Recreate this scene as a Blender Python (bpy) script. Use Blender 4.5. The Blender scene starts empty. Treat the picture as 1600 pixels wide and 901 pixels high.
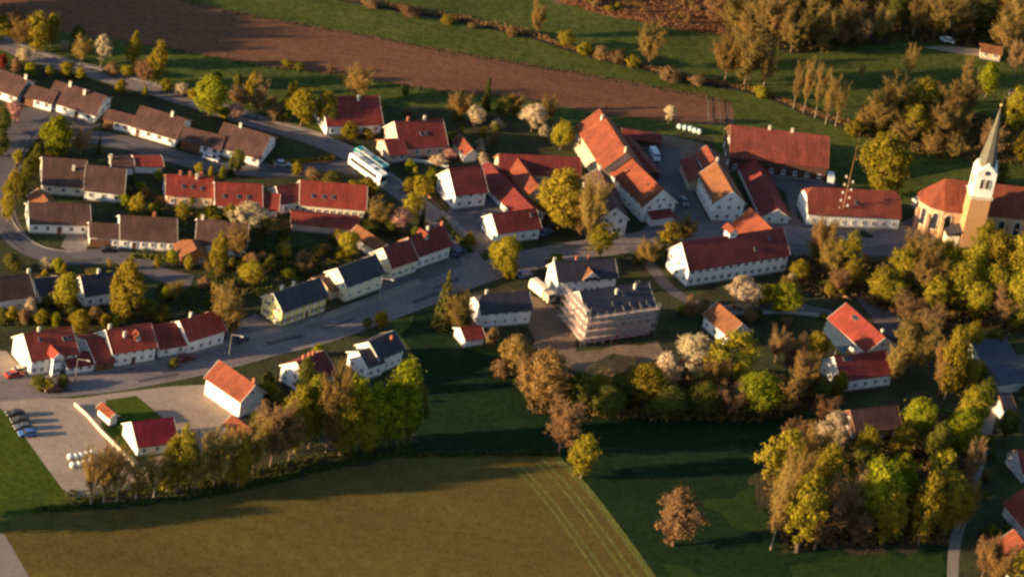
import bpy, math, random
import numpy as np
from mathutils import Vector

# ------------------------------------------------------------------ camera, sky, sun, exposure
sc = bpy.context.scene
DEP, ROLL, F, DIST = math.radians(30), math.radians(10.5), 6500.0, 1000.0
CAM = np.array([0, -DIST*math.cos(DEP), DIST*math.sin(DEP)])
FW = np.array([0, math.cos(DEP), -math.sin(DEP)])
_r = np.array([1.0, 0, 0]); _u = np.cross(_r, FW)
UP = _u*math.cos(ROLL) - _r*math.sin(ROLL)
RT = _r*math.cos(ROLL) + _u*math.sin(ROLL)
cd = bpy.data.cameras.new('camera'); cam = bpy.data.objects.new('camera', cd)
sc.collection.objects.link(cam); sc.camera = cam
from mathutils import Matrix
m = Matrix.Identity(4)
for i in range(3):
    m[i][0] = RT[i]; m[i][1] = UP[i]; m[i][2] = -FW[i]; m[i][3] = CAM[i]
cam.matrix_world = m
cd.sensor_fit = 'HORIZONTAL'; cd.sensor_width = 36.0; cd.lens = 36.0*F/1600.0
cd.clip_start = 1.0; cd.clip_end = 12000.0

SUN_EL, SHADOW_AZ = math.radians(10.8), math.radians(25.0)
w = bpy.data.worlds.new('World'); sc.world = w; w.use_nodes = True
nt = w.node_tree; nt.nodes.clear()
sky = nt.nodes.new('ShaderNodeTexSky'); sky.sky_type = 'NISHITA'; sky.sun_disc = False
sky.sun_elevation = SUN_EL
sky.sun_rotation = math.atan2(-math.cos(SHADOW_AZ), -math.sin(SHADOW_AZ))
sky.air_density = 1.0; sky.dust_density = 0.6; sky.ozone_density = 1.8
bg = nt.nodes.new('ShaderNodeBackground'); bg.inputs['Strength'].default_value = 0.078
wo = nt.nodes.new('ShaderNodeOutputWorld')
nt.links.new(sky.outputs[0], bg.inputs[0]); nt.links.new(bg.outputs[0], wo.inputs[0])
ld = bpy.data.lights.new('sun', 'SUN'); ld.energy = 5.0; ld.angle = math.radians(0.6); ld.color = (1.0, 0.69, 0.37)
so = bpy.data.objects.new('sun', ld); sc.collection.objects.link(so)
sdir = Vector((math.cos(SHADOW_AZ)*math.cos(SUN_EL), math.sin(SHADOW_AZ)*math.cos(SUN_EL), -math.sin(SUN_EL)))
so.rotation_euler = sdir.to_track_quat('-Z', 'Y').to_euler(); so.location = (-200, -70, 120)
sc.view_settings.view_transform = 'Standard'; sc.view_settings.look = 'None'
sc.view_settings.gamma = 1.0; sc.view_settings.exposure = 1.68; sc.view_settings.use_curve_mapping = False
sc.cycles.filter_width = 2.7
sc.cycles.max_bounces = 6; sc.cycles.diffuse_bounces = 3; sc.cycles.transparent_max_bounces = 8

# ------------------------------------------------------------------ helpers
COL = sc.collection
rnd = random.Random(7)
def V(px, py, z=0.0):
    """point at height z seen at photo position px, py (1600 x 901)"""
    d = FW*F + RT*(px-800) + UP*(450.5-py)
    t = (z-CAM[2])/d[2]
    p = CAM + d*t
    return Vector((p[0], p[1], z))
def PX(p):
    v = np.array(p) - CAM; k = F/(v@FW)
    return 800+(v@RT)*k, 450.5-(v@UP)*k

class MB:
    def __init__(s): s.v=[]; s.f=[]; s.m=[]
    def add(s, vs, fs, mi=0):
        o=len(s.v); s.v += [tuple(v) for v in vs]
        for f in fs: s.f.append(tuple(i+o for i in f)); s.m.append(mi)
    def box(s, c, d, mi=0, rz=0.0, taper=1.0):
        x,y,z=c; a,b,h=d[0]/2,d[1]/2,d[2]/2
        co,si=math.cos(rz),math.sin(rz)
        vs=[]
        for (i,j,k) in ((-1,-1,-1),(1,-1,-1),(1,1,-1),(-1,1,-1),(-1,-1,1),(1,-1,1),(1,1,1),(-1,1,1)):
            t = taper if k>0 else 1.0
            X,Y=i*a*t,j*b*t
            vs.append((x+X*co-Y*si, y+X*si+Y*co, z+k*h))
        s.add(vs,[(0,3,2,1),(4,5,6,7),(0,1,5,4),(1,2,6,5),(2,3,7,6),(3,0,4,7)],mi)
    def prism(s, poly, x0, x1, mi=0, axis='x'):
        """poly = (y,z) outline extruded along x (or (x,z) along y)"""
        n=len(poly); vs=[]
        for X in (x0,x1):
            for (a,b) in poly: vs.append((X,a,b) if axis=='x' else (a,X,b) if axis=='y' else (a,b,X))
        fs=[tuple(range(n)), tuple(range(2*n-1,n-1,-1))]
        for i in range(n):
            j=(i+1)%n; fs.append((j,i,n+i,n+j))
        s.add(vs,fs,mi)
    def beam(s, p, q, r0, r1=None, n=5, mi=0):
        p,q=Vector(p),Vector(q); r1=r0 if r1 is None else r1
        d=(q-p).normalized(); a=d.orthogonal().normalized(); b=d.cross(a)
        vs=[]
        for (c,r) in ((p,r0),(q,r1)):
            for i in range(n):
                t=2*math.pi*i/n; vs.append(c+a*(r*math.cos(t))+b*(r*math.sin(t)))
        fs=[tuple(range(n-1,-1,-1)),tuple(range(n,2*n))]
        for i in range(n): j=(i+1)%n; fs.append((i,j,n+j,n+i))
        s.add(vs,fs,mi)
    def lathe(s, prof, n=12, c=(0,0,0), mi=0, rot=0):
        vs=[];fs=[]
        for (r,z) in prof:
            for i in range(n):
                t=2*math.pi*i/n+rot; vs.append((c[0]+r*math.cos(t),c[1]+r*math.sin(t),c[2]+z))
        for k in range(len(prof)-1):
            for i in range(n):
                j=(i+1)%n; fs.append((k*n+i,k*n+j,(k+1)*n+j,(k+1)*n+i))
        fs.append(tuple(range(n-1,-1,-1))); fs.append(tuple((len(prof)-1)*n+i for i in range(n)))
        s.add(vs,fs,mi)
    def mesh(s, name, mats, smooth=False):
        me=bpy.data.meshes.new(name); me.from_pydata(s.v,[],s.f)
        for mt in mats: me.materials.append(mt)
        if len(mats)>1: me.polygons.foreach_set('material_index', s.m)
        if smooth: me.polygons.foreach_set('use_smooth',[True]*len(me.polygons))
        me.update(); return me
    def obj(s, name, mats, parent=None, loc=(0,0,0), rz=0.0, smooth=False):
        if not isinstance(mats,(list,tuple)): mats=[mats]
        return link(name, s.mesh(name,mats,smooth), parent, loc, rz)
def link(name, me, parent=None, loc=(0,0,0), rz=0.0, scale=None):
    o=bpy.data.objects.new(name, me); COL.objects.link(o)
    o.location=loc; o.rotation_euler=(0,0,rz)
    if scale is not None: o.scale=scale
    if parent is not None: o.parent=parent
    return o
def tag(o,label,cat,group=None):
    o['label']=label; o['category']=cat
    if group: o['group']=group
    return o
def thing(name,label,cat,loc=(0,0,0),group=None,rz=0.0):
    o=bpy.data.objects.new(name,None); COL.objects.link(o)
    o.location=loc; o.rotation_euler=(0,0,rz); o.empty_display_size=0.5
    return tag(o,label,cat,group)
def structure(o): o['kind']='structure'; return o
def stuff(o): o['kind']='stuff'; return o

# ------------------------------------------------------------------ materials
def mat(name, col, col2=None, scale=0.6, rough=0.85, bump=0.0, bscale=8.0, detail=4.0, spec=0.2, mid=(0.35,0.65), stretch=None, metallic=0.0, fine=0.25):
    m=bpy.data.materials.new(name); m.use_nodes=True
    n=m.node_tree; b=n.nodes['Principled BSDF']; L=n.links
    b.inputs['Roughness'].default_value=rough; b.inputs['Specular IOR Level'].default_value=spec
    b.inputs['Metallic'].default_value=metallic
    if col2 is None: col2=tuple(c*0.8 for c in col)
    tc=n.nodes.new('ShaderNodeTexCoord')
    src=tc.outputs['Object']
    if stretch:
        mp=n.nodes.new('ShaderNodeMapping'); mp.inputs['Scale'].default_value=stretch[:3]
        if len(stretch)>3: mp.inputs['Rotation'].default_value=(0,0,stretch[3])
        L.new(src,mp.inputs[0]); src=mp.outputs[0]
    t=n.nodes.new('ShaderNodeTexNoise'); t.inputs['Scale'].default_value=scale; t.inputs['Detail'].default_value=detail
    t.inputs['Roughness'].default_value=0.62
    L.new(src,t.inputs['Vector'])
    r=n.nodes.new('ShaderNodeValToRGB'); r.color_ramp.elements[0].position=mid[0]; r.color_ramp.elements[1].position=mid[1]
    r.color_ramp.elements[0].color=(*col2,1); r.color_ramp.elements[1].color=(*col,1)
    L.new(t.outputs['Fac'],r.inputs[0])
    out=r.outputs[0]
    if fine>0:
        t2=n.nodes.new('ShaderNodeTexNoise'); t2.inputs['Scale'].default_value=scale*9; t2.inputs['Detail'].default_value=3
        L.new(tc.outputs['Object'],t2.inputs['Vector'])
        mr=n.nodes.new('ShaderNodeMapRange'); mr.inputs[1].default_value=0.3; mr.inputs[2].default_value=0.7
        mr.inputs[3].default_value=1-fine; mr.inputs[4].default_value=1+fine
        L.new(t2.outputs['Fac'],mr.inputs[0])
        mx=n.nodes.new('ShaderNodeMix'); mx.data_type='RGBA'; mx.blend_type='MULTIPLY'; mx.inputs[0].default_value=1.0
        L.new(out,mx.inputs[6]); L.new(mr.outputs[0],mx.inputs[7]); out=mx.outputs[2]
    L.new(out,b.inputs['Base Color'])
    if bump>0:
        t3=n.nodes.new('ShaderNodeTexNoise'); t3.inputs['Scale'].default_value=bscale; t3.inputs['Detail'].default_value=3
        L.new(src,t3.inputs['Vector'])
        bp=n.nodes.new('ShaderNodeBump'); bp.inputs['Strength'].default_value=bump; bp.inputs['Distance'].default_value=0.3
        L.new(t3.outputs['Fac'],bp.inputs['Height']); L.new(bp.outputs[0],b.inputs['Normal'])
    return m
def roofmat(name,col,var=0.7,rough=0.75):
    """tiled roof: courses across the slope as fine relief, weathering blotches in the colour"""
    m=mat(name,col,tuple(c*var for c in col),scale=0.28,rough=rough,spec=0.25,fine=0.26,detail=8)
    n=m.node_tree; L=n.links; b=n.nodes['Principled BSDF']
    tc=n.nodes.new('ShaderNodeTexCoord')
    wv=n.nodes.new('ShaderNodeTexWave'); wv.wave_type='BANDS'; wv.bands_direction='Z'; wv.inputs['Scale'].default_value=1.3; wv.inputs['Distortion'].default_value=0.4
    wx=n.nodes.new('ShaderNodeTexWave'); wx.wave_type='BANDS'; wx.bands_direction='X'; wx.inputs['Scale'].default_value=1.0; wx.inputs['Distortion'].default_value=0.5
    L.new(tc.outputs['Object'],wv.inputs[0]); L.new(tc.outputs['Object'],wx.inputs[0])
    mp=n.nodes.new('ShaderNodeMapping'); mp.inputs['Scale'].default_value=(1.6,.22,.22); L.new(tc.outputs['Object'],mp.inputs[0])
    ns=n.nodes.new('ShaderNodeTexNoise'); ns.inputs['Scale'].default_value=1.0; ns.inputs['Detail'].default_value=5; L.new(mp.outputs[0],ns.inputs['Vector'])
    mr=n.nodes.new('ShaderNodeMapRange'); mr.inputs[1].default_value=.3; mr.inputs[2].default_value=.7; mr.inputs[3].default_value=.74; mr.inputs[4].default_value=1.2; L.new(ns.outputs['Fac'],mr.inputs[0])
    mx=n.nodes.new('ShaderNodeMix'); mx.data_type='RGBA'; mx.blend_type='MULTIPLY'; mx.inputs[0].default_value=1.0
    old=b.inputs['Base Color'].links[0].from_socket; L.new(old,mx.inputs[6]); L.new(mr.outputs[0],mx.inputs[7]); L.new(mx.outputs[2],b.inputs['Base Color'])
    ad=n.nodes.new('ShaderNodeMath'); ad.operation='ADD'; L.new(wv.outputs['Fac'],ad.inputs[0]); L.new(wx.outputs['Fac'],ad.inputs[1])
    bp=n.nodes.new('ShaderNodeBump'); bp.inputs['Strength'].default_value=0.35; bp.inputs['Distance'].default_value=0.06
    L.new(ad.outputs[0],bp.inputs['Height']); L.new(bp.outputs[0],b.inputs['Normal'])
    return m
def leafmat(name,col,col2,trans=0.45):
    m=bpy.data.materials.new(name); m.use_nodes=True; n=m.node_tree; L=n.links; n.nodes.clear()
    out=n.nodes.new('ShaderNodeOutputMaterial')
    tc=n.nodes.new('ShaderNodeTexCoord'); oi=n.nodes.new('ShaderNodeObjectInfo')
    t=n.nodes.new('ShaderNodeTexNoise'); t.inputs['Scale'].default_value=0.55; t.inputs['Detail'].default_value=5
    L.new(tc.outputs['Object'],t.inputs['Vector'])
    r=n.nodes.new('ShaderNodeValToRGB'); r.color_ramp.elements[0].position=0.33; r.color_ramp.elements[1].position=0.67
    r.color_ramp.elements[0].color=(*col2,1); r.color_ramp.elements[1].color=(*col,1)
    L.new(t.outputs['Fac'],r.inputs[0])
    hs=n.nodes.new('ShaderNodeHueSaturation')
    mr=n.nodes.new('ShaderNodeMapRange'); mr.inputs[3].default_value=0.488; mr.inputs[4].default_value=0.512
    L.new(oi.outputs['Random'],mr.inputs[0]); L.new(mr.outputs[0],hs.inputs['Hue'])
    m2=n.nodes.new('ShaderNodeMath'); m2.operation='MULTIPLY'; m2.inputs[1].default_value=7.31
    m3=n.nodes.new('ShaderNodeMath'); m3.operation='FRACT'; L.new(oi.outputs['Random'],m2.inputs[0]); L.new(m2.outputs[0],m3.inputs[0])
    mv=n.nodes.new('ShaderNodeMapRange'); mv.inputs[3].default_value=0.75; mv.inputs[4].default_value=1.2
    L.new(m3.outputs[0],mv.inputs[0]); L.new(mv.outputs[0],hs.inputs['Value']); L.new(r.outputs[0],hs.inputs['Color'])
    d=n.nodes.new('ShaderNodeBsdfDiffuse'); tr=n.nodes.new('ShaderNodeBsdfTranslucent')
    L.new(hs.outputs[0],d.inputs[0]); L.new(hs.outputs[0],tr.inputs[0])
    mx=n.nodes.new('ShaderNodeMixShader'); mx.inputs[0].default_value=trans
    L.new(d.outputs[0],mx.inputs[1]); L.new(tr.outputs[0],mx.inputs[2]); L.new(mx.outputs[0],out.inputs[0])
    return m

def rows(m,ang,scale,lo,hi):
    """drill rows or furrows as fine tone bands across a field"""
    n=m.node_tree; L=n.links; b=n.nodes['Principled BSDF']; tc=n.nodes.new('ShaderNodeTexCoord')
    mp=n.nodes.new('ShaderNodeMapping'); mp.inputs['Rotation'].default_value=(0,0,ang); L.new(tc.outputs['Object'],mp.inputs[0])
    wv=n.nodes.new('ShaderNodeTexWave'); wv.inputs['Scale'].default_value=scale; wv.inputs['Distortion'].default_value=1.5; wv.inputs['Detail'].default_value=3; wv.inputs['Detail Scale'].default_value=.4
    L.new(mp.outputs[0],wv.inputs[0])
    mr=n.nodes.new('ShaderNodeMapRange'); mr.inputs[3].default_value=lo; mr.inputs[4].default_value=hi; L.new(wv.outputs['Fac'],mr.inputs[0])
    mx=n.nodes.new('ShaderNodeMix'); mx.data_type='RGBA'; mx.blend_type='MULTIPLY'; mx.inputs[0].default_value=1.0
    old=b.inputs['Base Color'].links[0].from_socket; L.new(old,mx.inputs[6]); L.new(mr.outputs[0],mx.inputs[7]); L.new(mx.outputs[2],b.inputs['Base Color'])
def grain(m,scale,amt):
    """tufts and clods: fine tone variation at the size of single plants"""
    n=m.node_tree; L=n.links; b=n.nodes['Principled BSDF']; tc=n.nodes.new('ShaderNodeTexCoord')
    t=n.nodes.new('ShaderNodeTexNoise'); t.inputs['Scale'].default_value=scale; t.inputs['Detail'].default_value=4; t.inputs['Roughness'].default_value=.7; L.new(tc.outputs['Object'],t.inputs['Vector'])
    mr=n.nodes.new('ShaderNodeMapRange'); mr.inputs[1].default_value=.3; mr.inputs[2].default_value=.7; mr.inputs[3].default_value=1-amt; mr.inputs[4].default_value=1+amt; L.new(t.outputs['Fac'],mr.inputs[0])
    mx=n.nodes.new('ShaderNodeMix'); mx.data_type='RGBA'; mx.blend_type='MULTIPLY'; mx.inputs[0].default_value=1.0
    old=b.inputs['Base Color'].links[0].from_socket; L.new(old,mx.inputs[6]); L.new(mr.outputs[0],mx.inputs[7]); L.new(mx.outputs[2],b.inputs['Base Color'])
M={}
M['white']=mat('white_render',(0.8, 0.77, 0.72),(0.62, 0.59, 0.55),scale=.5,fine=.05)
M['cream']=mat('cream_render',(.74,.66,.47),(.62,.55,.40),scale=.5,fine=.05)
M['yellow']=mat('yellow_render',(.68,.60,.24),(.58,.50,.20),scale=.5,fine=.05)
M['pink']=mat('pink_render',(.66,.40,.30),(.56,.34,.26),scale=.5,fine=.06)
M['apricot']=mat('apricot_render',(.70,.45,.28),(.6,.38,.24),scale=.5,fine=.06)
M['beige']=mat('beige_render',(.55,.43,.28),(.42,.32,.2),scale=.5,fine=.12)
M['grey_wall']=mat('grey_wall',(.42,.42,.42),(.32,.32,.33),scale=.5)
M['wood']=mat('stained_wood',(.42,.16,.05),(.3,.11,.04),scale=1.5,stretch=(4,4,.4))
M['dark_wood']=mat('dark_boarding',(.10,.05,.035),(.06,.032,.025),scale=1.5,stretch=(4,4,.4))
M['orange']=roofmat('orange_tiles',(0.205, 0.05, 0.022),.62)
M['red']=roofmat('red_tiles',(0.225, 0.036, 0.022),.62)
M['maroon']=roofmat('maroon_tiles',(0.185, 0.03, 0.024),.62)
M['wine']=roofmat('wine_red_sheet',(0.2, 0.014, 0.026),.62)
M['brown']=roofmat('brown_tiles',(0.09, 0.045, 0.036),.62)
M['tan']=roofmat('weathered_tan_tiles',(.20,.078,.030),.75)
M['slate']=roofmat('slate_tiles',(0.04, 0.036, 0.046),.75,.6)
M['greyroof']=roofmat('blue_grey_sheet',(.045,.055,.075),.8,.6)
M['rust']=roofmat('rust_red_tiles',(.185,.042,.027),.6)
M['patch']=mat('fresh_asphalt',(.075,.068,.070),(.06,.055,.058),scale=.5,fine=.1)
M['newred']=roofmat('bright_red_tiles',(.31,.050,.028),.7)
M['brick']=mat('orange_brick',(0.46, 0.26, 0.125),(0.36, 0.2, 0.095),scale=1.2,bump=.15,fine=.15)
M['darkbrick']=mat('brick',(0.58, 0.36, 0.21),(0.48, 0.29, 0.17),scale=1.2,bump=.15,fine=.15)
M['spire']=mat('spire_shingle',(0.13, 0.12, 0.09),(0.09, 0.085, 0.065),scale=1.0,rough=.6,stretch=(3,3,.6))
M['chim']=mat('chimney_render',(.62,.56,.46),(.45,.40,.33),scale=1.5)
M['chimred']=mat('chimney_brick',(.42,.15,.08),(.3,.1,.06),scale=2)
M['frame']=mat('window_frame',(.78,.76,.72),fine=.02)
M['glass']=mat('window_glass',(.035,.04,.05),(.02,.022,.03),rough=.12,spec=.5,fine=.02)
M['door']=mat('door_wood',(.16,.08,.04),(.11,.05,.03),scale=2)
M['verge']=mat('verge_paint',(.78,.74,.66),(.66,.6,.52),fine=.04)
M['vergebrown']=mat('verge_wood',(.30,.16,.08),(.22,.11,.06),fine=.1)
M['metal']=mat('galvanised_metal',(.42,.40,.38),(.34,.32,.30),rough=.45,metallic=.6,fine=.05)
M['plank']=mat('scaffold_plank',(0.5, 0.36, 0.3),(0.4, 0.28, 0.24),scale=2,stretch=(.4,3,3))
M['insul']=mat('pink_insulation',(.52,.24,.28),(.42,.18,.22),scale=1)
M['bark']=mat('bark',(.15,.10,.065),(.08,.055,.04),scale=2,stretch=(3,3,.5))
M['birchbark']=mat('birch_bark',(0.3, 0.25, 0.19),(0.16, 0.13, 0.1),scale=2,stretch=(1,1,3))
M['black']=mat('black_rubber',(.02,.02,.02),fine=0)
M['gold']=mat('gilded_metal',(.8,.55,.2),rough=.3,metallic=.9,fine=0)
M['stone']=mat('pale_stone',(0.5700,0.5130,0.3990),(0.4560,0.3990,0.3135),scale=1)
M['wrap']=mat('white_wrap',(0.6, 0.6, 0.57),(0.48, 0.49, 0.47),scale=2,rough=.4,spec=.4,fine=.05)
M['greenwrap']=mat('pale_green_wrap',(.62,.72,.64),(.5,.6,.55),scale=2,rough=.4,spec=.4,fine=.05)
def paint(name,c): 
    return mat(name,c,tuple(x*.92 for x in c),rough=.3,spec=.5,fine=.02)
# ground
M['grass']=mat('grass',(0.07, 0.086, 0.018),(0.044, 0.058, 0.013),scale=.05,bump=.25,bscale=3,detail=8,fine=.25,rough=.95,spec=.05)
M['garden']=mat('garden_ground',(0.052, 0.06, 0.022),(0.034, 0.03, 0.019),scale=.16,bump=.4,bscale=1.6,detail=8,fine=.4,rough=.95,spec=.05)
M['lush']=mat('lush_meadow',(0.055, 0.08, 0.009),(0.04, 0.06, 0.008),scale=.08,bump=.25,bscale=3,detail=8,fine=.25,rough=.95,spec=.05)
M['shademeadow']=mat('shade_toned_meadow',(0.013, 0.029, 0.01),(0.009, 0.02, 0.008),scale=.06,bump=.2,bscale=3,detail=8,fine=.25,rough=.95,spec=.05)  # near-black green: shade of a slope facing off the sun, put into the colour
M['plough']=mat('ploughed_soil',(0.165, 0.078, 0.044),(0.12, 0.058, 0.035),scale=.05,bump=.35,bscale=2.5,detail=9,fine=.14,rough=1,spec=.02,stretch=(.25,1.3,1,math.radians(-12)))
M['crop']=mat('young_crop_soil',(0.116, 0.088, 0.024),(0.084, 0.066, 0.019),scale=.035,bump=.22,bscale=4,detail=9,fine=.13,rough=1,spec=.02,stretch=(.35,1.2,1,math.radians(-8)))
M['cropgreen']=mat('crop_edge_green',(0.135, 0.135, 0.034),(0.105, 0.108, 0.028),scale=.2,bump=.6,bscale=1.5,fine=.3,rough=1,spec=.02)
M['asphalt']=mat('asphalt',(0.122, 0.106, 0.11),(0.086, 0.075, 0.08),scale=.12,bump=.12,bscale=6,detail=8,fine=.10,rough=.9)
M['roadold']=mat('worn_asphalt',(0.18, 0.15, 0.15),(0.13, 0.11, 0.112),scale=.1,bump=.12,bscale=6,detail=8,fine=.12,rough=.9,stretch=(.3,1.5,1,math.radians(35)))
M['gravelyard']=mat('gravel_yard',(0.32, 0.25, 0.195),(0.245, 0.19, 0.15),scale=.09,bump=.12,bscale=5,detail=9,fine=.12,rough=.95)
M['paving']=mat('paving',(0.2240,0.1920,0.1680),(0.1600,0.1360,0.1240),scale=.15,bump=.15,bscale=6,detail=8,fine=.12,rough=.9)
M['kerb']=mat('kerb_stone',(.30,.27,.24),(.22,.20,.18),scale=1)
M['dirt']=mat('bare_dirt',(0.1950,0.1312,0.0863),(0.1275,0.0863,0.0600),scale=.2,bump=.5,bscale=2,detail=8,fine=.3,rough=1)
M['heap']=mat('excavated_earth',(.46,.25,.085),(.32,.17,.065),scale=.5,bump=.8,bscale=2,detail=8,fine=.3,rough=1)
M['ditchsoil']=mat('ditch_soil',(.030,.026,.018),(.02,.018,.012),scale=.3,bump=.8,bscale=2,rough=1)
M['reedbed']=mat('reed_ground',(0.17, 0.095, 0.045),(0.13, 0.075, 0.036),scale=.15,bump=.8,bscale=1.5,detail=8,fine=.4,rough=1)
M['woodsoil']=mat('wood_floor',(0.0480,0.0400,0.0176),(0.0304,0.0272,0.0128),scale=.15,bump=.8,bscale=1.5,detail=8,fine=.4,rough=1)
M['suntonegrass']=mat('sun_toned_grass',(0.026, 0.045, 0.01),(0.017, 0.032, 0.009),scale=.3,bump=.2,bscale=3,detail=8,fine=.3,rough=.95,spec=.05)  # paler meadow tone with sunlight painted in, for the sunlit patches
rows(M['crop'],math.radians(38),.35,.965,1.03); rows(M['plough'],math.radians(78),.22,.90,1.08)
for k_,s_,a_ in (('crop',1.1,.30),('plough',1.0,.28),('grass',.9,.30),('lush',1.0,.25),('shademeadow',.9,.30),('suntonegrass',.9,.3),('gravelyard',1.2,.10),('roadold',.9,.10)): grain(M[k_],s_,a_)
M['plinth']=mat('plinth',(.30,.28,.26),(.22,.20,.19),scale=1)
M['shutter']=mat('shutter_paint',(.16,.085,.045),(.12,.06,.035),scale=2)
M['siteplaster']=mat('raw_plaster',(.56,.43,.37),(.44,.33,.29),scale=.4,fine=.12)
# foliage
LEAF={
 'g':leafmat('lime_leaves',(0.275, 0.27, 0.018),(0.18, 0.195, 0.015)),
 'o':leafmat('olive_gold_leaves',(0.32, 0.25, 0.026),(0.215, 0.175, 0.021)),
 'b':leafmat('golden_brown_buds',(0.335, 0.22, 0.066),(0.225, 0.148, 0.046)),
 'r':leafmat('red_brown_twigs',(0.31, 0.19, 0.085),(0.21, 0.128, 0.06)),
 'w':leafmat('white_blossom',(0.62, 0.5, 0.32),(0.42, 0.33, 0.19)),
 'p':leafmat('pink_blossom',(0.6, 0.32, 0.25),(0.42, 0.21, 0.17)),
 'c':leafmat('conifer_needles',(0.075, 0.07, 0.018),(0.042, 0.046, 0.013),.1),
 'd':leafmat('dark_leaves',(0.155, 0.15, 0.028),(0.092, 0.096, 0.02)),
 'x':leafmat('red_shrub_leaves',(.22,.035,.02),(.14,.02,.015)),
}
M['reed']=leafmat('dry_reed',(.34,.18,.085),(.22,.12,.06))
M['scrub']=leafmat('brown_scrub',(0.2, 0.135, 0.05),(0.11, 0.08, 0.034))
M['weed']=leafmat('green_weeds',(.11,.125,.025),(.06,.075,.02))
# ------------------------------------------------------------------ ground, fields, roads
def sheet(name, pts, mt, z=0.01, rough=0.0):
    vs=[V(x,y,0) for x,y in pts]
    if rough>0:
        g=random.Random(len(pts)*31+int(pts[0][0])); out=[]
        for i,a in enumerate(vs):
            b=vs[(i+1)%len(vs)]; n=max(1,int((b-a).length/2.5))
            for k in range(n):
                p=a+(b-a)*(k/n); out.append(p+Vector((g.uniform(-rough,rough),g.uniform(-rough,rough),0)))
        vs=out
    vs=[(v.x,v.y,z) for v in vs]
    a=sum(vs[i][0]*vs[(i+1)%len(vs)][1]-vs[(i+1)%len(vs)][0]*vs[i][1] for i in range(len(vs)))
    if a<0: vs.reverse()
    mb=MB(); mb.add(vs,[tuple(range(len(vs)))]); return structure(mb.obj(name,mt))
def spline(pts, step=2.0):
    P=[V(x,y,0) for x,y in pts]; out=[]
    for i in range(len(P)-1):
        p0=P[max(i-1,0)];p1=P[i];p2=P[i+1];p3=P[min(i+2,len(P)-1)]
        n=max(2,int((p2-p1).length/step))
        for k in range(n):
            t=k/n
            out.append(0.5*((2*p1)+(p2-p0)*t+(2*p0-5*p1+4*p2-p3)*t*t+(3*p1-p0-3*p2+p3)*t**3))
    out.append(P[-1]); return out
def offs(c, d):
    o=[]
    for i,p in enumerate(c):
        t=(c[min(i+1,len(c)-1)]-c[max(i-1,0)]).normalized()
        o.append(Vector((p.x-t.y*d,p.y+t.x*d,0)))
    return o
def strip(name, pts, a, b, mt, z=0.02, h=0.0, parent=None, dash=None):
    """ribbon between side offsets a and b of a line; h>0 makes it a raised solid"""
    c=pts if isinstance(pts[0],Vector) else spline(pts)
    A,B=offs(c,a),offs(c,b); mb=MB()
    for i in range(len(c)-1):
        if dash and (i//dash)%2: continue
        q=[A[i],A[i+1],B[i+1],B[i]]
        if (a<b): q.reverse()
        lo=[(p.x,p.y,z) for p in q]
        if h<=0: mb.add(lo,[(0,1,2,3)])
        else:
            mb.add(lo+[(p.x,p.y,z+h) for p in q],[(4,5,6,7),(0,1,5,4),(1,2,6,5),(2,3,7,6),(3,0,4,7)])
    o=mb.obj(name,mt,parent)
    return o if parent else structure(o)

mb=MB(); R_=4000; mb.add([(-R_,-R_,0),(R_,-R_,0),(R_,R_,0),(-R_,R_,0)],[(0,1,2,3)])
structure(mb.obj('ground',M['grass']))
# ploughed field at the top with the meadow strips beyond it
sheet('ploughed_field',[(-420,-60),(60,-40),(280,0),(430,30),(580,55),(690,77),(800,95),(900,112),(1000,130),(1100,147),(1143,158),(1148,196),
   (1060,193),(950,180),(870,165),(800,151),(700,143),(590,128),(540,118),(400,101),(270,78),(180,62),(60,45),(-200,0),(-420,-20)],M['plough'],.012,0.6)

for k,(x0,x1) in enumerate(((1103,1106),(1112,1114.5),(1121,1124),(1131,1134),(1139,1141))):
    f=sheet('furrow',[(x0,149+k*2),(x1,149.5+k*2),(x1+4,194),(x0+4,194)],M['ditchsoil'] if k%2 else M['dirt'],.018,.25)
sheet('garden_ground',[(-60,75),(60,105),(230,145),(420,185),(520,215),(560,160),(700,170),(880,190),(900,240),(1100,200),(1140,280),(1300,285),(1440,330),(1600,380),(1700,520),(1640,901),(1500,901),(1490,640),
   (1290,640),(1000,620),(830,610),(800,540),(700,480),(600,500),(650,560),(640,640),(430,690),(350,690),(250,740),(300,600),(-80,600)],M['garden'],.006,1.2)
sheet('shade_toned_meadow',[(650,492),(690,478),(720,545),(780,560),(830,640),(960,640),(1180,640),(1300,650),(1500,640),(1500,830),(1485,870),(1490,970),(1060,970),(900,745),(875,712),(640,712),(640,650),(660,590),(630,520)],M['shademeadow'],.010,0.8)  # painted shade: flat dark sheet over the unlit part of the meadow
sheet('sun_toned_patch',[(1095,782),(1130,772),(1165,762),(1192,790),(1224,856),(1200,850),(1160,822)],M['suntonegrass'],.016,2.2)  # sunlit patches painted as paler sheets on the dark meadow
sheet('sun_toned_patch',[(1265,880),(1330,868),(1470,864),(1484,880),(1484,970),(1200,970),(1220,905)],M['suntonegrass'],.016,2.2)
sheet('sun_toned_patch',[(1035,880),(1060,890),(1105,905),(1130,970),(1075,970)],M['suntonegrass'],.016,2.0)
sheet('crop_field',[(5,832),(38,800),(130,796),(300,781),(420,757),(560,724),(640,713),(740,713),(870,711),(905,748),(950,803),(1024,905),(1060,960),(90,960),(45,905)],M['crop'],.014,0.7)
strip('crop_edge',[(868,715),(905,752),(950,808),(1020,905),(1060,965)],-.6,1.2,M['cropgreen'],.020)
for d in (-3.6,-5.6,-10.0,-11.8):
    strip('tramline',[(868,715),(905,752),(950,808),(1020,905),(1060,965)],d,d+.7,M['cropgreen'],.022)
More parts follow.
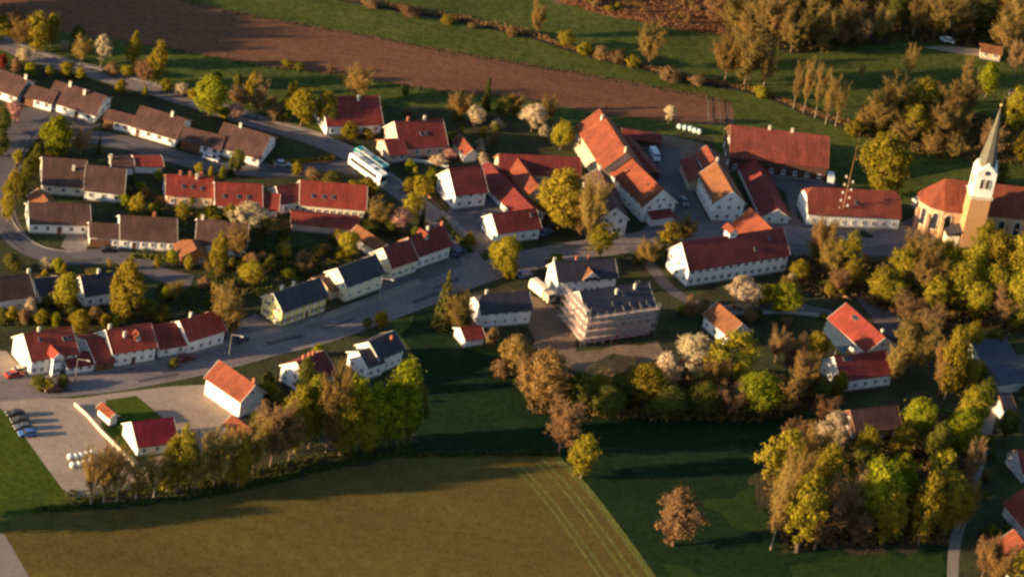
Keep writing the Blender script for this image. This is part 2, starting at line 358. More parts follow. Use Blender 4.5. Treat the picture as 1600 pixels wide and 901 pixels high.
sheet('left_meadow',[(-120,610),(5,641),(30,670),(62,715),(108,778),(108,797),(40,803),(-10,808),(-120,820)],M['lush'],.010,0.3)
sheet('car_park',[(-10,628),(60,622),(120,622),(170,615),(260,604),(330,600),(375,640),(352,690),(300,730),(240,757),(140,775),(108,778),(62,715),(30,670),(5,641)],M['gravelyard'],.018)
sheet('hut_lawn',[(165,625),(213,618),(240,640),(282,676),(262,705),(218,722),(190,700),(160,668),(156,660),(168,655)],M['lush'],.024)
# main road and lanes
MAIN=spline([(-90,616),(60,606),(160,597),(260,580),(340,562),(420,540),(500,520),(580,492),(660,462),(740,430),(820,408),(900,392),(980,380),(1060,369),(1130,360),(1200,360),(1260,370),(1340,372),(1420,360),(1470,342)],2.0)
strip('main_road',MAIN,-4.2,4.2,M['roadold'],.030)
strip('road_line',MAIN,-.08,.08,M['kerb'],.036,dash=2)
strip('pavement',MAIN[:-70],4.35,6.2,M['paving'],.022,.10)
strip('kerb',MAIN[:-70],4.2,4.36,M['kerb'],.022,.13)
strip('kerb',MAIN[40:-90],-4.36,-4.2,M['kerb'],.022,.13)
sheet('forecourt',[(-60,545),(10,548),(20,560),(50,590),(110,600),(90,612),(-60,625)],M['gravelyard'],.026)
sheet('forecourt',[(120,580),(150,572),(180,578),(192,590),(165,600),(110,602)],M['asphalt'],.026)
sheet('forecourt',[(355,510),(400,490),(440,515),(520,490),(545,478),(590,462),(600,430),(640,425),(700,405),(715,390),(760,430),(500,520),(360,566),(300,578),(300,560),(350,548)],M['asphalt'],.024)
sheet('farmyard',[(1010,352),(1046,340),(1022,268),(1000,225),(1060,230),(1075,285),(1108,345),(1135,350),(1135,372),(1010,385),(985,378)],M['asphalt'],.024)
sheet('farmyard',[(1180,275),(1235,268),(1300,270),(1310,290),(1250,300),(1245,340),(1275,356),(1420,366),(1452,340),(1460,372),(1420,400),(1240,400),(1215,350),(1235,340),(1228,300)],M['asphalt'],.026)
sheet('farmyard',[(960,212),(1050,212),(1100,225),(1140,250),(1140,280),(1090,250),(1020,262),(985,235)],M['dirt'],.022)
sheet('courtyard',[(705,320),(760,308),(795,330),(755,340),(770,385),(740,402),(705,372),(690,345)],M['asphalt'],.024)
strip('church_path',[(1430,318),(1450,345),(1452,375),(1420,420),(1400,450)],-1.6,1.6,M['paving'],.028)
strip('side_lane',[(985,386),(1015,414),(1048,452),(1090,474),(1150,482),(1230,478),(1300,490)],-1.7,1.7,M['asphalt'],.032)
sheet('building_site',[(800,455),(860,470),(900,520),(905,548),(1030,535),(1040,560),(940,590),(860,565),(835,540),(825,500)],M['dirt'],.020,0.8)
sheet('driveway',[(1322,446),(1345,440),(1420,500),(1400,530),(1380,520)],M['asphalt'],.024)
strip('stream_path',[(1560,600),(1545,660),(1530,720),(1512,780),(1492,850),(1488,930)],-1.3,1.3,M['paving'],.026)
TOP=spline([(-80,42),(0,68),(60,92),(160,119),(230,139),(300,160),(400,192),(480,215),(545,243),(590,275),(640,312),(690,350),(720,385),(742,415)],2.0)
strip('village_road',TOP,-2.8,2.8,M['roadold'],.034)
strip('kerb',TOP,2.8,2.95,M['kerb'],.026,.10)
strip('pavement',TOP[:-6],2.95,4.3,M['paving'],.022,.08)
CLOSE=spline([(560,262),(500,262),(430,266),(360,262),(300,252),(250,238),(190,222),(120,212),(70,215),(35,232)],2.0)
strip('close_road',CLOSE,-3.4,3.4,M['asphalt'],.038)
LOOP=spline([(75,170),(40,205),(18,245),(4,290),(5,335),(25,372),(60,394),(110,403),(170,400),(215,408),(250,428),(300,440)],2.0)
strip('loop_road',LOOP,-3.2,3.2,M['asphalt'],.040)
strip('kerb',[(48,212),(28,250),(14,292),(14,330),(34,365),(68,386),(112,394)],-.1,.1,M['kerb'],.03,.13)
sheet('driveway',[(115,345),(140,360),(135,392),(110,396),(95,385)],M['paving'],.044)
sheet('turning_area',[(20,170),(80,165),(160,195),(100,215),(35,235),(-10,300),(-80,300),(-80,200)],M['asphalt'],.028)
sheet('farm_track',[(1440,74),(1480,72),(1528,76),(1530,88),(1500,84)],M['gravelyard'],.014)
sheet('field_corner_path',[(-30,820),(8,836),(48,905),(80,960),(-60,960)],M['paving'],.020)
# ditch line, reed bed
DITCH=[(505,-8),(560,5),(620,16),(700,30),(790,49),(830,58),(900,82),(1000,107),(1080,127),(1160,142),(1215,158),(1260,178),(1325,198)]
strip('ditch',DITCH,-.9,.9,M['ditchsoil'],.016)
sheet('reed_ground',[(840,-20),(870,5),(930,18),(1010,38),(1070,48),(1130,52),(1130,-20)],M['reedbed'],.014,1.5)
sheet('wood_floor',[(1130,-30),(1130,60),(1250,85),(1420,62),(1600,75),(1700,60),(1700,-30)],M['woodsoil'],.012,2.0)
sheet('wood_floor',[(110,778),(240,757),(300,732),(352,692),(430,690),(640,640),(655,690),(560,722),(420,755),(300,778),(130,794)],M['woodsoil'],.017,2.0)
sheet('wood_floor',[(1180,745),(1210,700),(1300,640),(1540,640),(1500,820),(1480,860),(1220,862)],M['woodsoil'],.020,2.0)

g=random.Random(12)
for ln,z in ((MAIN,.034),(TOP,.038),(CLOSE,.042),(LOOP,.044)):
    for _ in range(7 if ln is MAIN else 4):
        i=g.randrange(4,max(6,len(ln)-12)); n=g.randrange(2,6); a=g.uniform(-2.4,1.2)
        strip('road_patch',ln[i:i+n+1],a,a+g.uniform(.8,1.6),M['patch'],z)
strip('road_line',MAIN,3.85,3.95,M['kerb'],.038); strip('road_line',MAIN,-3.95,-3.85,M['kerb'],.038)
# ------------------------------------------------------------------ houses
LM=[]   # landmarks for describing plants: (phrase, px, py)
def make_window(wd,ht,sh=False):
    mb=MB(); t=.10
    if sh:
        for sx in (-1,1): mb.box((sx*(wd*.75+.06),-.035,0),(wd*.5,.05,ht),2)
    mb.box((0,-.02,0),(wd-2*t+.02,.03,ht-2*t+.02),1)
    for sx in (-1,1): mb.box((sx*(wd-t)/2,-.04,0),(t,.10,ht),0)
    for sz in (-1,1): mb.box((0,-.04,sz*(ht-t)/2),(wd-2*t,.10,t),0)
    mb.box((0,-.045,0),(.07,.08,ht-2*t),0)
    mb.box((0,-.09,-ht/2-.05),(wd+.2,.2,.06),0)
    return mb.mesh('window',[M['frame'],M['glass'],M['shutter']])
WIN={}
def win(wd,ht,sh=False):
    k=(round(wd,1),round(ht,1),sh)
    if k not in WIN: WIN[k]=make_window(*k)
    return WIN[k]
def door_mesh():
    mb=MB(); mb.box((0,-.03,1.05),(1.1,.10,2.1),0); mb.box((-.6,-.04,1.1),(.1,.12,2.2),1); mb.box((.6,-.04,1.1),(.1,.12,2.2),1); mb.box((0,-.04,2.16),(1.3,.12,.1),1)
    mb.box((0,-.095,1.5),(.5,.02,.6),2); return mb.mesh('door',[M['door'],M['frame'],M['glass']])
DOOR=door_mesh()
def garage_mesh():
    mb=MB(); mb.box((0,-.03,1.1),(2.5,.10,2.2),0)
    for k in range(4): mb.box((0,-.09,.3+.55*k),(2.4,.03,.45),0)
    return mb.mesh('garage_door',[M['door']])
GDOOR=garage_mesh()
def chim_mesh(mt,h):
    mb=MB(); mb.box((0,0,h/2-.8),(.6,.5,h+1.6)); mb.box((0,0,h+.05),(.78,.68,.1)); mb.box((-.14,0,h+.2),(.18,.26,.2)); mb.box((.14,0,h+.2),(.18,.26,.2))
    return mb.mesh('chimney',[mt])
CH={}
def chim(k,h):
    if (k,h) not in CH: CH[(k,h)]=chim_mesh(M[k],h)
    return CH[(k,h)]
def sky_mesh():
    mb=MB(); mb.box((0,0,.05),(.8,1.1,.10),0); mb.box((0,0,.11),(.7,1.0,.03),1); return mb.mesh('skylight',[M['metal'],M['glass']])
SKYL=sky_mesh()

def solve(r1,r2,e,ze,pitch):
    E=V(*e,ze); lo,hi=ze,ze+16
    for _ in range(44):
        zr=(lo+hi)/2; a=V(*r1,zr); b=V(*r2,zr); d=(b-a); d.z=0; L=d.length; d=d/L
        n=Vector((-d.y,d.x,0)); wv=(E-a).dot(n)
        if zr<ze+abs(wv)*math.tan(math.radians(pitch)): lo=zr
        else: hi=zr
    return a,b,zr,abs(wv),wv
def body(root, r1,r2,e, ze=3.0, pitch=38, wall='white', roof='red', fA=0.0, fB=0.0, back=1.0, verge=None, floors=None, wn=None,
         ch=(), sk=(), door=None, gA=True, gB=True, front=True, oh=.45, ex=.35, z0=0.0, ww=(1.0,1.25), garage=0, roofname='roof', shut=False):
    a,b,zr,hw,wv=solve(r1,r2,e,ze,pitch)
    if wv>0: a,b=b,a; fA,fB=fB,fA; gA,gB=gB,gA; ch=[(1-c[0],)+tuple(c[1:]) for c in ch]; sk=[(1-s[0],s[1]) for s in sk]
    d=b-a; L=d.length; ang=math.atan2(d.y,d.x)
    mid=(a+b)/2; mid.z=0
    loc=mid-Vector(root.location); loc.z=0
    T=(zr-ze)/hw; tv=.20; hb=hw*back; zeb=zr-hb*T
    # roof slab
    insA,insB=fA*hw,fB*hw
    def pts(dz):
        P=[(-L/2,-hw,ze),(L/2,-hw,ze)]
        if fB>0: P.append((L/2,-hw*fB,zr-fB*hw*T))
        P.append((L/2-insB,0,zr)); P.append((-L/2+insA,0,zr))
        if fA>0: P.append((-L/2,-hw*fA,zr-fA*hw*T))
        n=len(P); Q=[(L/2,hb,zeb),(-L/2,hb,zeb)]
        if fA>0: Q.append((-L/2,hb*fA,zr-fA*hb*T))
        if fB>0: Q.append((L/2,hb*fB,zr-fB*hb*T))
        return [(x,y,z+dz) for x,y,z in P+Q],n
    P,n=pts(0); K,_=pts(-tv)
    iB=n-2; iA=n-1
    fs=[tuple(range(n))]
    q=[n,n+1]; 
    bb=[n]  # back slope: right eave, ... 
    if fA>0 and fB>0: bs=(iB,n+3,n,n+1,n+2,iA); rim=[0,1,2,iB,n+3,n,n+1,n+2,iA,n-1]
    elif fA>0: bs=(iB,n,n+1,n+2,iA)
    elif fB>0: bs=(iB,n+2,n,n+1,iA)
    else: bs=(iB,n,n+1,iA)
    iA=n-1 if fA<=0 else n-2; iB=iA-1
    if fA>0 and fB>0: bs=(iA,iB,n+3,n,n+1,n+2)
    elif fA>0: bs=(iA,iB,n,n+1,n+2)
    elif fB>0: bs=(iA,iB,n+2,n,n+1)
    else: bs=(iA,iB,n,n+1)
    fs=[tuple(range(n)),bs]
    if fA>0: fs.append((iA,n+2,n-1))
    if fB>0: fs.append((iB,2,n+3 if fA>0 else n+2))
    # outer rim order
    rim=[0,1]
    if fB>0: rim+= [2,(n+3 if fA>0 else n+2)]
    else: rim+=[iB]
    rim+=[n,n+1]
    if fA>0: rim+=[n+2,n-1]
    else: rim+=[iA]
    N=len(P); mb=MB()
    allf=list(fs)+[tuple(N+i for i in reversed(f)) for f in fs]
    for i in range(len(rim)):
        p,r=rim[i],rim[(i+1)%len(rim)]; allf.append((r,p,N+p,N+r))
    mb.add(P+K,allf)
    ro=mb.obj(roofname,M[roof],root,loc,ang)
    # ridge caps
    if L>4:
        mb=MB(); mb.prism([(-.16,zr-.05),(0,zr+.09),(.16,zr-.05)],-L/2+insA+.02,L/2-insB-.02)
        mb.obj('ridge_tiles',M[roof],ro)
    # walls
    wy=hw-oh; wyb=hb-oh*min(1,back); wx=L/2-ex
    zt=zr-wy*T-tv; ztb=zr-wyb*T-tv
    mb=MB()
    if fA>0 or fB>0:
        def end(f):
            if f<=0: return [(-wy,z0),(-wy,zt),(0,zr-tv-.02),(wyb,ztb),(wyb,z0)]
            k=max(0.0,1-f); return [(-wy,z0),(-wy,zt),(-wy*f,zr-wy*f*T-tv-.05),(wyb*f,zr-wyb*f*T-tv-.05),(wyb,ztb),(wyb,z0)]
        A=[(-wx,y,z) for y,z in end(fA)]; B=[(wx,y,z) for y,z in end(fB)]
        na,nb=len(A),len(B)
        fsw=[tuple(range(na-1,-1,-1)),tuple(na+i for i in range(nb)),(0,1,na+1,na) if False else (na,0,1,na+1)[::1],(na-1,na+nb-1,na+nb-2,na-2)]
        mb.add(A+B,fsw)
    else:
        mb.prism([(-wy,z0),(wyb,z0),(wyb,ztb),(0,zr-tv-.02),(-wy,zt)],-wx,wx)
    mb.obj('wall',M[wall],root,loc,ang)
    mb=MB(); yy=(wyb-wy)/2; mb.box((0,yy,z0+.18),(2*wx+.08,wy+wyb+.08,.36)); mb.obj('plinth',M['plinth'],root,loc,ang)
    cs,sn=math.cos(ang),math.sin(ang)
    def put(name,me,x,y,z,rz=0.0,par=root):
        return link(name,me,par,(loc.x+x*cs-y*sn,loc.y+x*sn+y*cs,z),ang+rz)
    # verge boards on the gables
    vm=M[verge] if verge else (M['verge'] if wall in ('white','cream','yellow') else M['vergebrown'])
    for s,f in ((-1,fA),(1,fB)):
        if f>0: continue
        mb=MB(); x0,x1=sorted((s*(L/2+.005),s*(L/2+.065)))
        for (y,z) in ((-hw,ze),(hb,zeb)):
            mb.prism([(y,z-.26),(0,zr-.26),(0,zr+.03),(y,z+.03)],x0,x1)
        mb.obj('verge_board',vm,root,loc,ang)
    # windows
    nf=floors if floors is not None else (1 if ze<4.0 else 2 if ze<7 else 3)
    W_,H_=ww
    if front:
        k=wn or max(2,int(round(2*wx/2.9)))
        slots=[-wx+2*wx*(i+.5)/k for i in range(k)]
        for fl in range(nf):
            z=z0+1.55+2.55*fl
            if z+H_/2>zt-.05: z=zt-.1-H_/2
            for i,x in enumerate(slots):
                if fl==0 and garage and i<garage: put('garage_door',GDOOR,x,-wy,z0); continue
                if fl==0 and door is not None and i==door: put('door',DOOR,x,-wy,z0); continue
                put('window',win(W_,H_,shut),x,-wy,z)
    for s,fg,f in ((-1,gA,fA),(1,gB,fB)):
        if not fg: continue
        for fl in range(nf):
            z=min(z0+1.55+2.55*fl,zt-.1-H_/2)
            kk=2 if wy<3.6 else 3
            for i in range(kk):
                y=-wy+(wy+wyb)*(i+.5)/kk
                put('window',win(W_,H_,shut),s*wx,y,z,-s*math.pi/-2 if False else (math.pi/2 if s>0 else -math.pi/2))
        if zr-ze>2.6 and f<.3:
            for y in ((-.9,.9) if hw>5 else (0,)): put('window',win(.9,1.1),s*wx,y,ze+1.15,(math.pi/2 if s>0 else -math.pi/2))
    for c in ch:
        t,yy=c[0],c[1]; kind=c[2] if len(c)>2 else 'chim'; h=c[3] if len(c)>3 else .8
        z=zr-abs(yy)*T
        link('chimney',chim(kind,h),ro,(-L/2+t*L,yy,z+.1 if yy==0 else z+.35),0)
    for (t,u) in sk:
        o=link('skylight',SKYL,ro,(-L/2+t*L,-hw*u,zr-hw*u*T+.02),0); o.rotation_euler=(math.atan(T),0,0)
    def dormer(t,u,wd=1.8,hh=1.5,wallm=wall,roofm=roof):
        """gabled dormer on the front slope"""
        x=-L/2+t*L; y=-hw*u; zb=zr-hw*u*T
        dep=hh/T+.6
        mb=MB(); mb.prism([(x-wd/2,zb-.3),(x+wd/2,zb-.3),(x+wd/2,zb+hh),(x,zb+hh+wd*.40),(x-wd/2,zb+hh)],y,y+dep,axis='y')
        dm=mb.obj('dormer',M[wallm],root,loc,ang)
        mb=MB(); g=.25; zz=zb+hh+wd*.4+.05
        mb.prism([(x-wd/2-g,zz-.12-(wd/2+g)*.8),(x,zz-.12),(x+wd/2+g,zz-.12-(wd/2+g)*.8),(x+wd/2+g,zz-(wd/2+g)*.8+.06),(x,zz+.06),(x-wd/2-g,zz-(wd/2+g)*.8+.06)],y-.25,y+dep+1.0,axis='y')
        mb.obj('dormer_roof',M[roofm],dm)
        link('window',win(.9,1.0),dm,(x,y,zb+hh*.5+.1))
    return dict(a=a,b=b,L=L,hw=hw,wy=wy,wx=wx,zr=zr,ze=ze,T=T,ang=ang,loc=loc,put=put,dormer=dormer,roof=ro,mid=mid)
HOUSES=[]
def house(name,label,lm,r1,r2,e,cat='house',group=None,**k):
    a,b,zr,hw,wv=solve(r1,r2,e,k.get('ze',3.0),k.get('pitch',38))
    c=(a+b)/2; c.z=0
    root=thing(name,label,cat,c,group)
    inf=body(root,r1,r2,e,**k); root_px=PX((c.x,c.y,0))
    if lm: LM.append((lm,root_px[0],root_px[1]))
    HOUSES.append((root,inf)); return root,inf

# --- upper row of brown roofed terraced houses
TG='brown terraced houses along the upper road'
kt=dict(pitch=28,ze=2.7,roof='brown',verge='vergebrown',oh=.7,ww=(1.2,1.2))
h,_=house('terraced_house','brown roofed white terraced house cut by the left edge, uppermost of its row','the uppermost terrace',(-30,98),(44,124),(20,150),group=TG,ch=[(.95,0)],door=1,**kt)
h,_=house('terraced_house','brown roofed terraced house with two white chimneys behind the pink blossom tree','the twin-chimneyed terrace',(87,126),(165,150),(113,170),group=TG,ch=[(.3,-.3),(.62,-1.2)],door=2,**kt)
body(h,(44,131),(90,144),(60,157),**dict(kt,garage=1,wn=3,gB=False))
h,_=house('terraced_house','brown roofed terraced house third in the upper row with long shaded slope','the third terrace',(220,165),(291,186),(240,208),group=TG,ch=[(.7,-.3)],door=0,**kt)
body(h,(167,170),(223,184),(190,193),**dict(kt,garage=1,wn=4,gB=False))
h,_=house('terraced_house','brown roofed end terraced house with shaded right gable above the dark lawn','the end terrace',(350,191),(423,212),(368,238),group=TG,ch=[(.35,0)],door=2,**kt)
body(h,(288,198),(352,213),(307,225),**dict(kt,garage=2,wn=4,gB=False))
# --- left cluster
kb=dict(pitch=33,ze=2.9,roof='brown',oh=.5)
h,_=house('house','big brown roofed house with bright left gable and stepped second block','the stepped brown house',(66,245),(136,250),(100,291),ch=[(.7,-2.5)],wall='cream',**kb)
body(h,(134,257),(198,264),(165,301),wall='white',**dict(kb,gA=False))
h,_=house('house','brown roofed bungalow by the curving kerb of the loop road','the loop-road bungalow',(44,316),(141,319),(90,351),door=2,**kb)
body(h,(60,294),(77,316),(45,312),roof='tan',pitch=30,ze=2.7,floors=0,gA=False,gB=False,front=False)
h,_=house('house','long brown roofed house with several white garage bays facing the street','the garage-bay house',(187,336),(277,341),(240,377),ch=[(.6,.4,'chimred')],wn=6,door=1,**kb)
body(h,(139,347),(191,350),(165,372),**dict(kb,garage=2,wn=3,gB=False))
h,_=house('garden_shed','orange stained wooden shed with small brown hipped roof','the wooden shed',(296,368),(307,389),(276,391),cat='shed',ze=2.5,pitch=30,wall='wood',roof='tan',fA=.5,floors=1)
h,_=house('house','brown roofed house with shaded white gable half hidden by budding trees','the half-hidden house',(308,341),(389,350),(345,385),ch=[(.1,0)],**kb)
h,_=house('garage','low garage with bright red roof between the brown houses','the bright red garage',(208,245),(254,246),(230,260),cat='garage',ze=2.4,pitch=18,roof='red',floors=0)
body(h,(172,246),(209,247),(190,262),ze=2.4,pitch=18,roof='brown',floors=0,ch=[(.02,-.5)])
h,_=house('terraced_house','red roofed apricot terraced house with four small chimneys on the ridge','the four-chimneyed terrace',(259,272),(334,276),(305,307),ze=3.3,pitch=36,roof='red',wall='apricot',ch=[(.3,0,'chimred'),(.5,0,'chimred'),(.64,-.6),(.74,0,'chimred')],sk=[(.36,.55),(.55,.55),(.75,.6)])
h,_=house('terraced_house','red roofed terraced house with skylights, lower neighbour of the apricot one','the skylit red terrace',(335,284),(410,288),(370,322),ze=3.0,pitch=36,roof='red',sk=[(.2,.6),(.5,.6),(.7,.6)])
body(h,(412,300),(438,303),(426,329),ze=2.4,pitch=33,roof='red',floors=0)
h,_=house('house','small maroon roofed house with bluish white gable beside the red roofs','the small maroon house',(431,291),(470,286),(448,318),ze=3.2,pitch=40,roof='maroon')
h,_=house('house','long red roofed house with cream wall of close-set windows','the red-and-cream house',(469,281),(574,290),(530,325),ze=3.2,pitch=38,roof='red',wall='cream',wn=9,sk=[(.2,.6),(.36,.6),(.5,.6)])
h,_=house('garage_row','long low red roofed garage row in front of the cream house','the garage row',(455,331),(562,341),(500,353),cat='garage',ze=2.3,pitch=20,roof='red',wall='pink',floors=0)
# --- upper middle
h,_=house('house','dark maroon house behind the pine trees with bright white gable patch','the pine-side house',(503,152),(592,149),(555,196),ze=3.0,pitch=40,roof='maroon',ch=[(.62,-.8)])
h,_=house('house','maroon roofed house with lit salmon pink gable near the coaches','the pink gabled house',(616,190),(692,185),(660,231),ze=3.0,pitch=40,roof='maroon',wall='pink',verge='verge',ch=[(.28,0,'chimred'),(.62,0)],sk=[(.5,.5),(.6,.5)])
body(h,(600,218),(629,215),(615,243),ze=2.5,pitch=30,roof='maroon',wall='pink',floors=1,wn=2)
h,_=house('garden_shed','small shed with vivid orange gable roof beside pink blossom','the vivid orange shed',(719,210),(739,234),(717,233),cat='shed',ze=2.3,pitch=38,roof='orange',floors=0)
h,_=house('house','white house with dazzling lit gable and maroon roof above the courtyard','the dazzling gabled house',(701,264),(753,258),(730,304),ze=4.3,pitch=42,roof='maroon',sk=[])
body(h,(761,252),(833,325),(771,303),ze=2.2,pitch=27,roof='maroon',floors=1,gA=False)
h,_=house('house','white cottage with maroon roof and lit gable by the leafy road bend','the road-bend cottage',(768,334),(838,325),(805,362),ze=3.4,pitch=38,roof='maroon',sk=[(.85,.3)])
h,i=house('barn','L-shaped maroon barn with orange cross wing behind the big olive tree','the L-shaped barn',(779,240),(907,246),(795,271),cat='barn',ze=3.2,pitch=40,roof='maroon',wall='beige',wn=5)
body(h,(806,243),(842,292),(805,287),ze=3.2,pitch=40,roof='orange',wall='beige',floors=1,gA=False)
# --- farms
h,_=house('barn','tall orange roofed barn with lit beige plaster side wall','the tall orange barn',(937,170),(980,237),(918,229),cat='barn',ze=6.0,pitch=42,roof='orange',wall='beige',floors=0,front=False,gB=False,ch=[(.2,-.8),(.98,-.3)])
h,i=house('farmhouse','orange roofed farmhouse with white windowed gable in line with the tall barn','the orange farmhouse',(979,240),(1037,297),(969,287),ze=4.8,pitch=40,roof='orange',wn=7)
# lean-to porch across its gable
def leanto(h,inf,side,depth,zlo,zhi,wd,roofm,wallm,name='porch'):
    mb=MB(); s=side; x0=s*(inf['wx']+.01)
    mb.box((x0+s*depth/2,0,zlo/2),(depth,wd,zlo)); mb.obj(name+'_wall',M[wallm],h,inf['loc'],inf['ang'])
    mb=MB(); x1=x0+s*(depth+.4); y=wd/2+.25
    mb.add([(x0,-y,zhi),(x1,-y,zlo-.1),(x1,y,zlo-.1),(x0,y,zhi),(x0,-y,zhi+.15),(x1,-y,zlo+.05),(x1,y,zlo+.05),(x0,y,zhi+.15)],[(0,3,2,1),(4,5,6,7),(0,1,5,4),(1,2,6,5),(2,3,7,6),(3,0,4,7)])
    mb.obj(name+'_roof',M[roofm],h,inf['loc'],inf['ang'])
leanto(h,i,1,2.2,2.2,3.0,6.5,'maroon','white')
h,_=house('cart_shed','low dark lean shed along the right flank of the tall barn','the dark flank shed',(978,212),(1022,266),(968,225),cat='shed',ze=2.6,pitch=22,roof='maroon',wall='dark_wood',floors=0)
h,i=house('farmhouse','white gabled farmhouse with broad brown roof behind the glinting bare tree','the brown-roofed farmhouse',(936,262),(963,325),(934,338),ze=4.8,pitch=38,roof='brown',wn=5,ch=[(.05,0)])
h,i=house('farmhouse','white farmhouse with weathered tan and orange roof across the farmyard','the tan farmhouse',(1119,253),(1145,299),(1112,313),ze=5.3,pitch=40,roof='tan',wn=5,gA=False,ww=(1.0,1.2))
body(h,(1104,227),(1119,253),(1086,241),ze=5.3,pitch=40,roof='orange',wall='white',floors=2,wn=2,gB=False,ch=[(.95,.4)])
body(h,(1083,243),(1097,276),(1066,262),ze=2.8,pitch=28,roof='maroon',wall='beige',floors=0)
h,i=house('barn','dark maroon barn with plain white gable beside the tan roofed farmhouse','the dark maroon barn',(1174,238),(1216,327),(1170,297),cat='barn',ze=2.0,pitch=33,roof='maroon',floors=1,ch=[(.02,-.6,'chimred')])
h,_=house('barn','huge red roofed barn with brown boarding at the edge of the fields','the huge red barn',(1142,195),(1296,213),(1250,258),cat='barn',ze=4.3,pitch=36,roof='rust',wall='dark_wood',floors=1,wn=8,ch=[(.39,0),(.62,0)])
h,_=house('inn','long white house with red half-hipped roof beside the maypole','the maypole house',(1260,292),(1407,299),(1335,338),ze=3.6,pitch=42,roof='rust',fA=.3,fB=.25,wn=9,ww=(.9,1.2),sk=[(.52,.5)])
h,i=house('schoolhouse','long white house with maroon roof, blazing left gable and close window rows','the schoolhouse',(1065,379),(1224,355),(1150,412),ze=4.9,pitch=44,roof='maroon',wn=13,ww=(1.1,1.3),gA=True,sk=[(.68,.6),(.84,.3)])
i['dormer'](.49,.10,2.2,1.6,'white','orange')
body(h,(1172,324),(1206,357),(1142,354),ze=4.6,pitch=40,roof='orange',floors=2,wn=3)
# --- around the building site
h,SI=house('apartment_block','tall new block with slate roof wrapped in scaffolding','the scaffolded block',(905,455),(1013,440),(970,490),ze=7.4,pitch=36,roof='slate',wall='siteplaster',wn=8,ww=(1.0,1.2),ch=[(.5,-1.5),(.78,-1.0)],sk=[(.42,.6),(.55,.8),(.66,.7),(.8,.75),(.9,.75),(.6,.3)],verge='verge')
def insul():
    mb=MB(); mb.box((0,-SI['wy']-.04,.8),(2*SI['wx']-.1,.06,1.5)); mb.obj('insulation_band',M['insul'],h,SI['loc'],SI['ang'])
    for k in range(6): SI['put']('window',win(.9,.9),-SI['wx']+2*SI['wx']*(k+.7)/6.4,-SI['wy']-.08,.9)
insul()
h,i=house('house','dark brown roofed house with blazing white gable behind the scaffolded block','the blazing white gable',(866,409),(961,403),(925,437),ze=4.4,pitch=42,roof='slate',ch=[(.02,.6),(.38,.5,'chimred'),(.58,.5,'chimred')])
body(h,(912,409),(926,425),(907,433),ze=4.6,pitch=40,roof='tan',floors=2,wn=2,gA=False)
h,_=house('house','white house with slate half-hipped roof left of the building site','the half-hipped slate house',(745,461),(827,454),(800,487),ze=4.2,pitch=38,roof='slate',fA=.35,wn=5,ww=(.8,1.0),ch=[(.2,.5)],sk=[])
h,_=house('garage','little garage with red roof and lit white gable below the conifer','the little red garage',(719,512),(752,507),(745,530),cat='garage',ze=2.2,pitch=30,roof='red',floors=0)
h,_=house('house','yellow rendered house with slate roof and rows of shuttered windows','the yellow house',(427,458),(500,433),(478,475),ze=4.5,pitch=38,roof='slate',wall='yellow',shut=True,wn=6,ww=(.9,1.2),ch=[(.2,.4),(.45,.4)],door=3)
body(h,(503,437),(531,427),(521,456),ze=2.5,pitch=20,roof='brown',floors=0,wall='beige')
h,_=house('house','cream house with slate roof and wide lit verge beside the main road','the cream slate house',(527,419),(588,397),(570,439),ze=4.5,pitch=38,roof='slate',wall='cream',wn=4,ww=(.9,1.0))
h,i=house('house','dark roofed house with creamy lit gable, left half of a joined pair','the creamy gabled house',(598,387),(641,373),(636,412),ze=3.8,pitch=42,roof='maroon',wall='cream',wn=4)
h,i=house('house','maroon roofed house with little orange dormers, right half of a joined pair','the dormered pair',(638,370),(693,351),(680,393),ze=3.8,pitch=42,roof='maroon',wn=5,ch=[(.55,0),(.95,0,'chimred')],verge='vergebrown')
i['dormer'](.42,.35,1.6,1.0,'orange','orange')
h,_=house('house','low rust brown roofed house with lit gable behind the joined pair','the rust roofed house',(558,351),(604,381),(560,374),ze=2.8,pitch=34,roof='tan')
# --- lower left
h,_=house('house','white house with dark brown roof at the left edge above gardens','the edge-cut dark house',(-38,438),(46,426),(25,467),ze=3.8,pitch=40,roof='brown',wn=6,ww=(.8,.9),ch=[(.98,0)])
body(h,(52,437),(92,431),(78,460),ze=2.6,pitch=30,roof='slate',floors=0)
h,_=house('house','slate roofed white house between the tall lime trees','the small slate house',(125,432),(178,424),(157,460),ze=3.4,pitch=42,roof='slate',ch=[(.55,.2)])
h,i=house('house','white house with red roof, projecting gable tower and bright verge','the gable-tower house',(36,521),(112,509),(100,556),ze=4.4,pitch=38,roof='newred',wn=6,ch=[(.32,0)],sk=[(.3,.3),(.78,.4),(.88,.4)])
body(h,(66,526),(92,552),(69,547),ze=5.2,pitch=38,roof='newred',floors=2,wn=2,gA=False)
body(h,(98,558),(143,551),(120,573),ze=2.3,pitch=22,roof='maroon',floors=1,wn=3)
h,_=house('garage','wide garage with sloping maroon roof between two white houses','the maroon garage',(134,531),(166,526),(163,566),cat='garage',ze=2.5,pitch=24,roof='maroon',wn=2,garage=2)
h,i=house('house','white house with red roof and small orange dormer on the main road','the dormered house',(165,515),(236,504),(215,547),ze=4.0,pitch=38,roof='newred',wn=5,door=2,ch=[(.1,.4),(.35,-1.8)],ww=(.9,1.1))
i['dormer'](.62,.62,1.8,1.1,'newred','orange')
body(h,(236,509),(284,501),(268,543),ze=2.7,pitch=34,roof='maroon',floors=1)
h,_=house('house','pink white house with red roof whose back slope glows orange','the glowing-roofed house',(280,501),(340,483),(325,525),ze=3.9,pitch=38,roof='newred',wall='white',wn=4,ch=[(.35,.7)])
h,_=house('house','white house with orange roof and blazing wall beside the car park','the car-park house',(342,562),(399,601),(344,607),ze=4.6,pitch=40,roof='orange',floors=0,front=False,ch=[(.92,.4,'chimred')])
